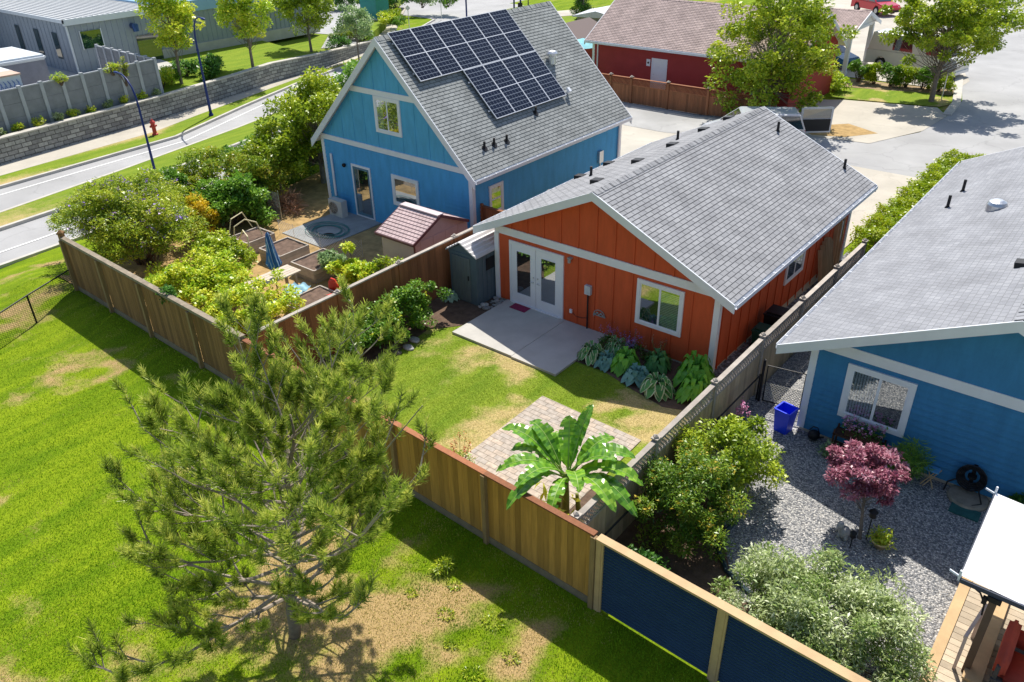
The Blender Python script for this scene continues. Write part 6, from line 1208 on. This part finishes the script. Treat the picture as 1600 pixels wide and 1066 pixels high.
shrub('vine_rows', 'yellow green vines trailing over the blue tarp by the fence corner', 'vine', (-5.0,-6.0), (1.8,1.5,.45), 9500, .105, GRY, 82, 80, .22, .7, cz=.9, stems=14, extra=[(-3.6,-6.4,.8),(-2.8,-6.9,.7),(-6.3,-5.0,.9),(-5.7,-4.2,.8),(-4.4,-4.6,.7)]); shrub('vine_rows', 'small yellow green vine growing behind the divider fence near the red chair', 'vine', (-4.2,-2.1), (1.2,.6,.6), 5500, .12, GRY, 83, 28, .22, .7, cz=.7, extra=[(-5.0,-1.8,1.1)])
shrub('garden_vegetables', 'grey green leafy vegetables in the raised bed nearest the patio', 'vegetables', (-6.2,-1.7,.05), (.45,.45,.28), 1600, .13, GRB, 84, 16, .2, .5); shrub('vine_rows', 'thin leafy vine beside the pink shed behind the fence', 'vine', (-3.0,-1.7), (.6,.35,.55), 900, .12, GRW, 85, 12, .2, .6, cz=.9)
shrub('climbing_ivy', 'dark leaves creeping over the top of the mossy fence rail', 'ivy', (-5.3,-8.02), (.3,.12,.2), 500, .11, GRD, 87, 9, .14, .6, cz=1.8); 
# street side plants
tree('street_tree', 'young yellow green tree beside the end of the concrete fence', (-34.9,10.2), 6.2, (1.7,1.7,2.3), 3.8, 8000, .20, GRY, 91, .09, 55, .5, z=.4, group='young trees along the street terrace'); tree('street_tree', 'yellow green tree on the lawn right of the first street lamp', (-35.2,15.8), 6.2, (1.9,1.9,2.3), 3.9, 9000, .20, GRY, 92, .09, 60, .5, z=.4, group='young trees along the street terrace'); tree('street_tree', 'greener tree at the far corner of the warehouse', (-38.2,23.2), 5.8, (2.2,2.2,2.2), 3.5, 10000, .20, GRW, 93, .09, 60, .55, z=0, group='young trees along the street terrace'); tree('street_tree', 'small grey green sapling on the verge left of the solar roof', (-34.9,25.1), 4.2, (1.3,1.3,1.2), 2.9, 3500, .2, GRB, 94, .06, 34, .42, z=-.68, group='young trees along the street terrace')
rr_ = random.Random(6)
for i in range(5):
    x, y = [(-34.6,8.6),(-35.6,9.9),(-36.6,11.6),(-34.8,12.2),(-36.3,13.4)][i]; lab = ['yellowish bush at the foot of the last concrete fence post','round green bush under the first street tree','dark green bush behind the first street lamp','low dark bush on the lawn edge by the stone wall','dark green bush before the warehouse wall'][i]
    shrub('street_bush', lab, 'bush', (x, y, .4), (.9,.9,.55), 1800, .16, [GRY,GR,GRD,GRD,GRD][i], 100+i, 14, .35, .5)
P5 = ['leftmost','second from left','third from left','fourth from left','fifth from left','sixth from left','seventh from left','eighth from left','ninth from left','rightmost']
for i in range(10):
    y = -2.2+i*1.05; x = float(np.interp(y, [p[1] for p in Wp], [p[0] for p in Wp]))-.75
    shrub('border_plant', ['pale','green'][i % 2]+' low plant between stone wall and concrete fence, '+P5[i], 'plant', (x, y, .42), (.3,.3,.25), 350, .13, GRY if i % 3 else GRV, 120+i, 8, .16, .4, group='small plants above the stone wall')
for i, (y, dz) in enumerate([(-3.0,.7),(1.8,.35),(4.9,.4),(5.5,1.0)]): shrub('creeper', 'orange yellow creeper over the concrete fence top, '+['at the left edge','left of the nearer lamp head','beside the nearer lamp head','longest and hanging down'][i], 'creeper', (float(np.interp(y, [-15.5,-3,7.6], [-31.1,-31.9,-33.0]))+.12, y, 2.6-dz*1.2), (.12,.5,dz*.8), 600, .09, GRY if i < 3 else GRO, 140+i, 12, .16, .5, cz=dz, group='creepers on the concrete fence')
for i, (x, y, r, m) in enumerate([(-37.4,25.2,.8,GRD),(-39.6,28.4,.85,GRL),(-38.4,28.9,.7,GR),(-42.6,35.4,.95,GRY),(-43.6,37.2,.9,GRL),(-41.4,35.6,.7,GR),(-40.5,27.6,.5,GRV),(-41.5,30.3,.8,GRY)]):
    shrub('lot_bush', ['dark bush at the wall corner near the far warehouse corner','round lime bush beside the grey green sapling','green bush right behind the sapling','clipped yellow green bush next to the teal cabinet','clipped lime bush behind the clipped yellow one','small green bush beside the far sidewalk','pale small bush near the warehouse tree','yellowish bush in the parking lot island'][i], 'bush', (x, y, -.05), (r,r,r*.55), 1500, .16, m, 150+i, 12, r*.4, .5)
for i in range(7): shrub('hedge_bush', 'dark green bush in the row behind the far parking lot, '+['first','second','third','fourth','fifth','sixth','seventh'][i]+' from left', 'bush', (-56.5+i*1.9, 36+i*1.7, -.05), (1.3,1.2,.9), 1300, .26, [GRD,GRB,GRD,GR,GRD,GRB,GR][i], 170+i, 12, .5, .5, group='row of bushes behind the far parking lot')
# cul-de-sac plants
tree('shade_tree', 'large bright green tree growing behind the orange house roof', (-2.3,26.2), 8.6, (3.5,3.3,3.8), 3.7, 24000, .20, GRW, 201, .11, 150, .55, bark=BARK); tree('shade_tree', 'spreading street tree casting its shadow on the cul-de-sac road', (3.92,34.8), 7.2, (3.7,3.6,2.3), 4.6, 24000, .19, GRW, 202, .13, 135, .45, (.1,0))
for i in range(6): shrub('box_bush', 'small rounded bush before the cream van, '+['leftmost','second from left','third from left','third from right','second from right','rightmost'][i], 'bush', (-1.1+i*.95, 37.35+.05*i), (.78,.65,.75), 2600, .13, GRL if i % 2 else GR, 210+i, 14, .24, .5, group='bushes before the cream van')
shrub('golden_bush', 'golden green bush beside the big tree at the driveway', 'bush', (-1.6,34.4), (.9,.8,.6), 2200, .14, GRY, 220, 18, .3, .5); shrub('flower_bush', 'dark bush with pink blooms under the big tree', 'bush', (-3.2,35.2), (.9,.8,.7), 1800, .14, GRD, 221, 16, .3, .5, flowers=(PNK, 14, .12))
rng = np.random.default_rng(77); t = thing('lime_hedge', 'long lime green clipped hedge along the concrete driveway', 'hedge', (8.3, 15.6, -.35)); n = 26000
P = np.stack([rng.uniform(-1,1,n), rng.uniform(0,1,n), rng.uniform(0,1,n)], 1); sh = rng.uniform(0,1,n) < .8; sx_ = np.where(sh & (rng.uniform(0,1,n) < .45), np.sign(P[:,0]), P[:,0]); bump_ = .08*np.sin(P[:,1]*60)+.07*np.sin(P[:,1]*23+P[:,0]*4)+.05*np.sin(P[:,0]*9+P[:,1]*90)
zz = np.where(sx_ == P[:,0], 1, P[:,2]); Pp = np.stack([8.25+.9*P[:,1]*.3+sx_*(.62+bump_), 10.4+P[:,1]*11.6, -.35+zz*(.95+bump_)], 1)+rng.normal(size=(n,3))*.04
np_object('foliage', [leafarr(rng, Pp, .11, .5, .5)], GRL, t, np.clip(.35+bump_*2+rng.uniform(-.3,.45,n), 0, 1)); mb = MB(); 
for k in range(12): mb.tube([(8.3+.2*k/12,10.7+k,-.4),(8.3+.2*k/12,10.75+k,.35)], [.04,.02], 5)
build('stems', mb, BARKD, t)
shrub('red_twig_shrub', 'thin red stemmed shrub at the driveway end of the lime hedge', 'shrub', (9.0,22.6), (.6,.6,.4), 120, .35, BRN, 222, 10, .3, .06, up=.1, stems=14, bark=BRN); shrub('small_conifer', 'small dark spiky conifer at the far end of the lime hedge', 'conifer', (8.35,22.4), (.35,.35,.4), 900, .16, GRD, 223, 10, .2, .12, up=.1)
t = tree('conifer', 'narrow dark green conifer near the far lawn', (-27.2,44.2), 5.5, (1.1,1.1,2.4), 2.8, 6000, .22, GRD, 224, .1, 50, .4, asp=.25, z=-.6); tree('small_tree', 'little green tree beyond the ridge of the solar roof', (-40.5,53.5), 3.0, (1.4,1.4,.9), 2.2, 1800, .25, GRY, 225, .06, 18, .4, z=-.6); shrub('far_shrub', 'green shrub on the far lawn behind the red house roof', 'shrub', (-21.5,49), (1.2,1.0,.7), 1500, .2, GR, 226, 14, .4, .5)
# ------------------------------------------------------------------ pine
def pine():
    rng = np.random.default_rng(12); rg = random.Random(12); bx, by = 5.48, -12.36; z0 = hh(bx, by); t = thing('pine_tree', 'open branched pine tree with bristly green shoots on the field before the fence', 'pine tree', (bx, by, z0)); H = 5.0
    tr = MB(); pts = [Vector((bx+.05*sin(k*1.3)+.12*H*k/12, by+.05*cos(k*1.7)-.05+.09*H*k/12, z0-.1+H*k/12)) for k in range(13)]; tr.tube(pts, [.10*(1-k/12.6)+.012 for k in range(13)], 12)
    br = MB(); tips = []
    def shoot(p, d, L): tips.append((np.array(p), np.array(d), L))
    def branch(p, d, L, r, depth):
        n = 6; q = [Vector(p)]; dd = Vector(d).normalized()
        for k in range(n):
            dd = (dd+Vector((rg.uniform(-.10,.10), rg.uniform(-.10,.10), .07+rg.uniform(-.05,.08)))).normalized(); q.append(q[-1]+dd*L/n)
            if k >= (1 if depth == 0 else 1) and depth < 2:
                for sg in (1, -1):
                    if rg.random() < ((.66 if q[0].z < z0+3 else .44) if depth == 0 else .26):
                        sd = dd.cross(Vector((0,0,1))); sd = sd.normalized() if sd.length > .1 else Vector((1,0,0)); nd = (dd*.75+sd*sg*rg.uniform(.5,.9)+Vector((0,0,rg.uniform(.0,.35)))).normalized(); branch(q[-1], nd, L*rg.uniform(.28,.45)*(1.1-k/12), r*.5, depth+1)
        br.tube(q, [r*(1-.75*k/n) for k in range(n+1)], 6 if depth == 0 else 4)
        shoot(q[-1], (dd+Vector((0,0,.9))).normalized(), .26)
        if depth: shoot(q[-3], (dd+Vector((0,0,.5))).normalized(), .2); shoot(q[-2], (dd+Vector((rg.uniform(-.3,.3),rg.uniform(-.3,.3),.6))).normalized(), .22)
        else: shoot(q[-2], (dd+Vector((0,0,.7))).normalized(), .24)
    z = 1.0; k = 0
    while z < H-.25:
        f = (z-1.0)/(H-1.0); L = 3.15*(1-f)**.42*(.8+.35*min(1, f*4)); L = max(L, .5)
        for j in range(5): a = k*2.4+j*pi/2.5+rg.uniform(-.3,.3); e = .08+.66*f+rg.uniform(-.1,.18); branch((bx+.12*z, by-.05+.09*z, z0+z+rg.uniform(-.08,.08)), (cos(a)*cos(e), sin(a)*cos(e), sin(e)), L*rg.uniform(.62,1.2), .032*(1-f)+.012, 0)
        z += .36-.04*f; k += 1
    shoot((bx+.12*H, by-.05+.09*H, z0+H-.1), (0,0,1), .35)
    tro = build('trunk', tr, BARK, t, smooth=True); build('branches', br, mat('pale_pine_bark', (.34,.28,.23), .9, .3, 8), t)
    NN = 30; A = []; tint = []
    for p, d, L in tips:
        s = rng.uniform(0, 1, NN); R = unit(rng, NN); R -= (R@d)[:,None]*d; R /= np.linalg.norm(R, axis=1)[:,None]+1e-9
        b = p-d*L*.55+d*(s*L)[:,None]; nd = d*(.45+.55*s)[:,None]+R*(.95-.45*s)[:,None]; nd /= np.linalg.norm(nd, axis=1)[:,None]; ln = rng.uniform(.08,.15,NN)[:,None]
        sd = np.cross(nd, unit(rng, NN)); sd /= np.linalg.norm(sd, axis=1)[:,None]+1e-9; w = .0075
        A.append(np.stack([b-sd*w, b+sd*w, b+nd*ln+sd*w*.3, b+nd*ln-sd*w*.3], 1).reshape(-1,3)); tint.append(np.clip(rng.uniform(-.1,.75)+.35*s+rng.uniform(-.12,.12,NN), 0, 1))
    v = np.concatenate(A); np_object('needles', [(v, np.arange(len(v)).reshape(-1,4))], leafmat('pine_needles', [(.055,.085,.012), (.16,.215,.025), (.34,.345,.075)], .4), t, np.concatenate(tint))
    cn = MB()

pine()
# ------------------------------------------------------------------ grass
def grass(name, label, x0, x1, y0, y1, n, mask, cols, seed, hgt=.05, w=.012, base=.0):
    rng = np.random.default_rng(seed); x = rng.uniform(x0, x1, n); y = rng.uniform(y0, y1, n); keep = mask(x, y, rng); x, y = x[keep], y[keep]; n = len(x); z = h(x, y)+base
    dr = np.clip(dryness(x, y), 0, 1.0); P = np.stack([x, y, z], 1); a = rng.uniform(0, 6.28, n); hs = (hgt*rng.uniform(.5,1.2,n)*(1-.35*dr)); d = np.stack([cos_(a)*.5, sin_(a)*.5, np.ones(n)], 1); d /= np.linalg.norm(d, axis=1)[:,None]; sd = np.stack([-sin_(a), cos_(a), np.zeros(n)], 1)
    v = np.stack([P-sd*w*.5, P+sd*w*.5, P+d*hs[:,None]], 1).reshape(-1,3); f = np.arange(3*n).reshape(n,3)
    lo = vnoise(x*1.2+.2*y, y*.3, 1.1, 7); ti = np.clip(rng.uniform(0,.28,n)+.30*lo+np.where(rng.uniform(0,1,n) < dr*.9, .5, 0), 0, 1)
    o = np_object(name, [(v, f)], cols, None, ti, loc=((x0+x1)/2, (y0+y1)/2, 0)); tag(o, label, 'grass', kind='stuff')
cos_, sin_ = np.cos, np.sin
FG = leafmat('field_grass', [(.055,.125,.003), (.110,.20,.004), (.175,.245,.006), (.24,.21,.04), (.33,.26,.11)], .12, .6, .2); YG = leafmat('yard_grass', [(.09,.15,.008), (.15,.215,.012), (.20,.25,.02), (.30,.26,.09), (.46,.38,.18)], .3, .6, .2)
def mf(x, y, r):
    d = np.sqrt((x-14.87)**2+(y+17.4)**2); return (y < fy(x)-.06) & (r.uniform(0,1,len(x)) < np.clip((13/d)**2, .12, 1)) & (r.uniform(0,1,len(x)) > .25*np.clip(dryness(x,y),0,1)) & (np.sqrt((x-5.4)**2+(y+12.3)**2) > .25)
grass('field_grass', 'bright green mown grass of the open field with dry patches', -14, 12.5, -17, -8, 420000, mf, FG, 1, .05, .013)
def my(x, y, r):
    m = (x > -.25+.25*np.sin(y*2)) & (x < 8.7) & (y < -.1); m &= ~((x > .36) & (x < 4.25) & (y > -2.7)); m &= ~((x > 4.45) & (x < 7.6) & (y < -3.58)); m &= ~((x > 4.1) & (y > -1.75-.14*(x-4.1))); m &= ~((x < .4) & (y > -2.2)); m &= ~((x > 7.5) & (y < -3.2)); return m & (r.uniform(0,1,len(x)) > .45*np.clip(dryness(x,y),0,1))
grass('yard_grass', 'yellowish green mown lawn of the fenced back yard', -1.5, 8.7, -8.1, -.1, 190000, my, YG, 2, .03, .010, .02)
def weeds():
    rng = np.random.default_rng(5)
    wh = ['nearest the cedar fence shadow','left in the dry patch','beside the banana shadow','right in the dry patch','in the middle of the dry patch','at the right edge of the dry patch','at the left edge of the dry patch','lowest in the dry patch']
    for i, (x, y, r) in enumerate([(7.0,-9.75,.11),(7.35,-10.35,.13),(8.15,-9.95,.17),(8.9,-10.35,.12),(7.9,-10.8,.09),(8.6,-11.0,.15),(6.5,-10.4,.08),(9.3,-11.1,.13)]):
        n = int(900*r); a = rng.uniform(0,6.28,n); q = r*np.sqrt(rng.uniform(0,1,n)); P = np.stack([x+q*np.cos(a)*1.3, y+q*np.sin(a), np.full(n, .015)], 1); d = np.stack([np.cos(a), np.sin(a), rng.uniform(.1,.7,n)], 1)
        v, f = leafarr(rng, P, .06, .35, .5, 0, outward=d); t = thing('weed', 'small green weed '+wh[i], 'weed', (x, y, 0), 0, 'weeds in the dry field'); np_object('leaves', [(v, f)], GRW, t, rng.uniform(0,1,n))
    t = shrub('weed_clump', 'larger green weed clump right of the pine tree in dry grass', 'weed', (6.55,-9.55), (.2,.25,.12), 500, .10, GRW, 300, 8, .10, .2, up=.3)
weeds()
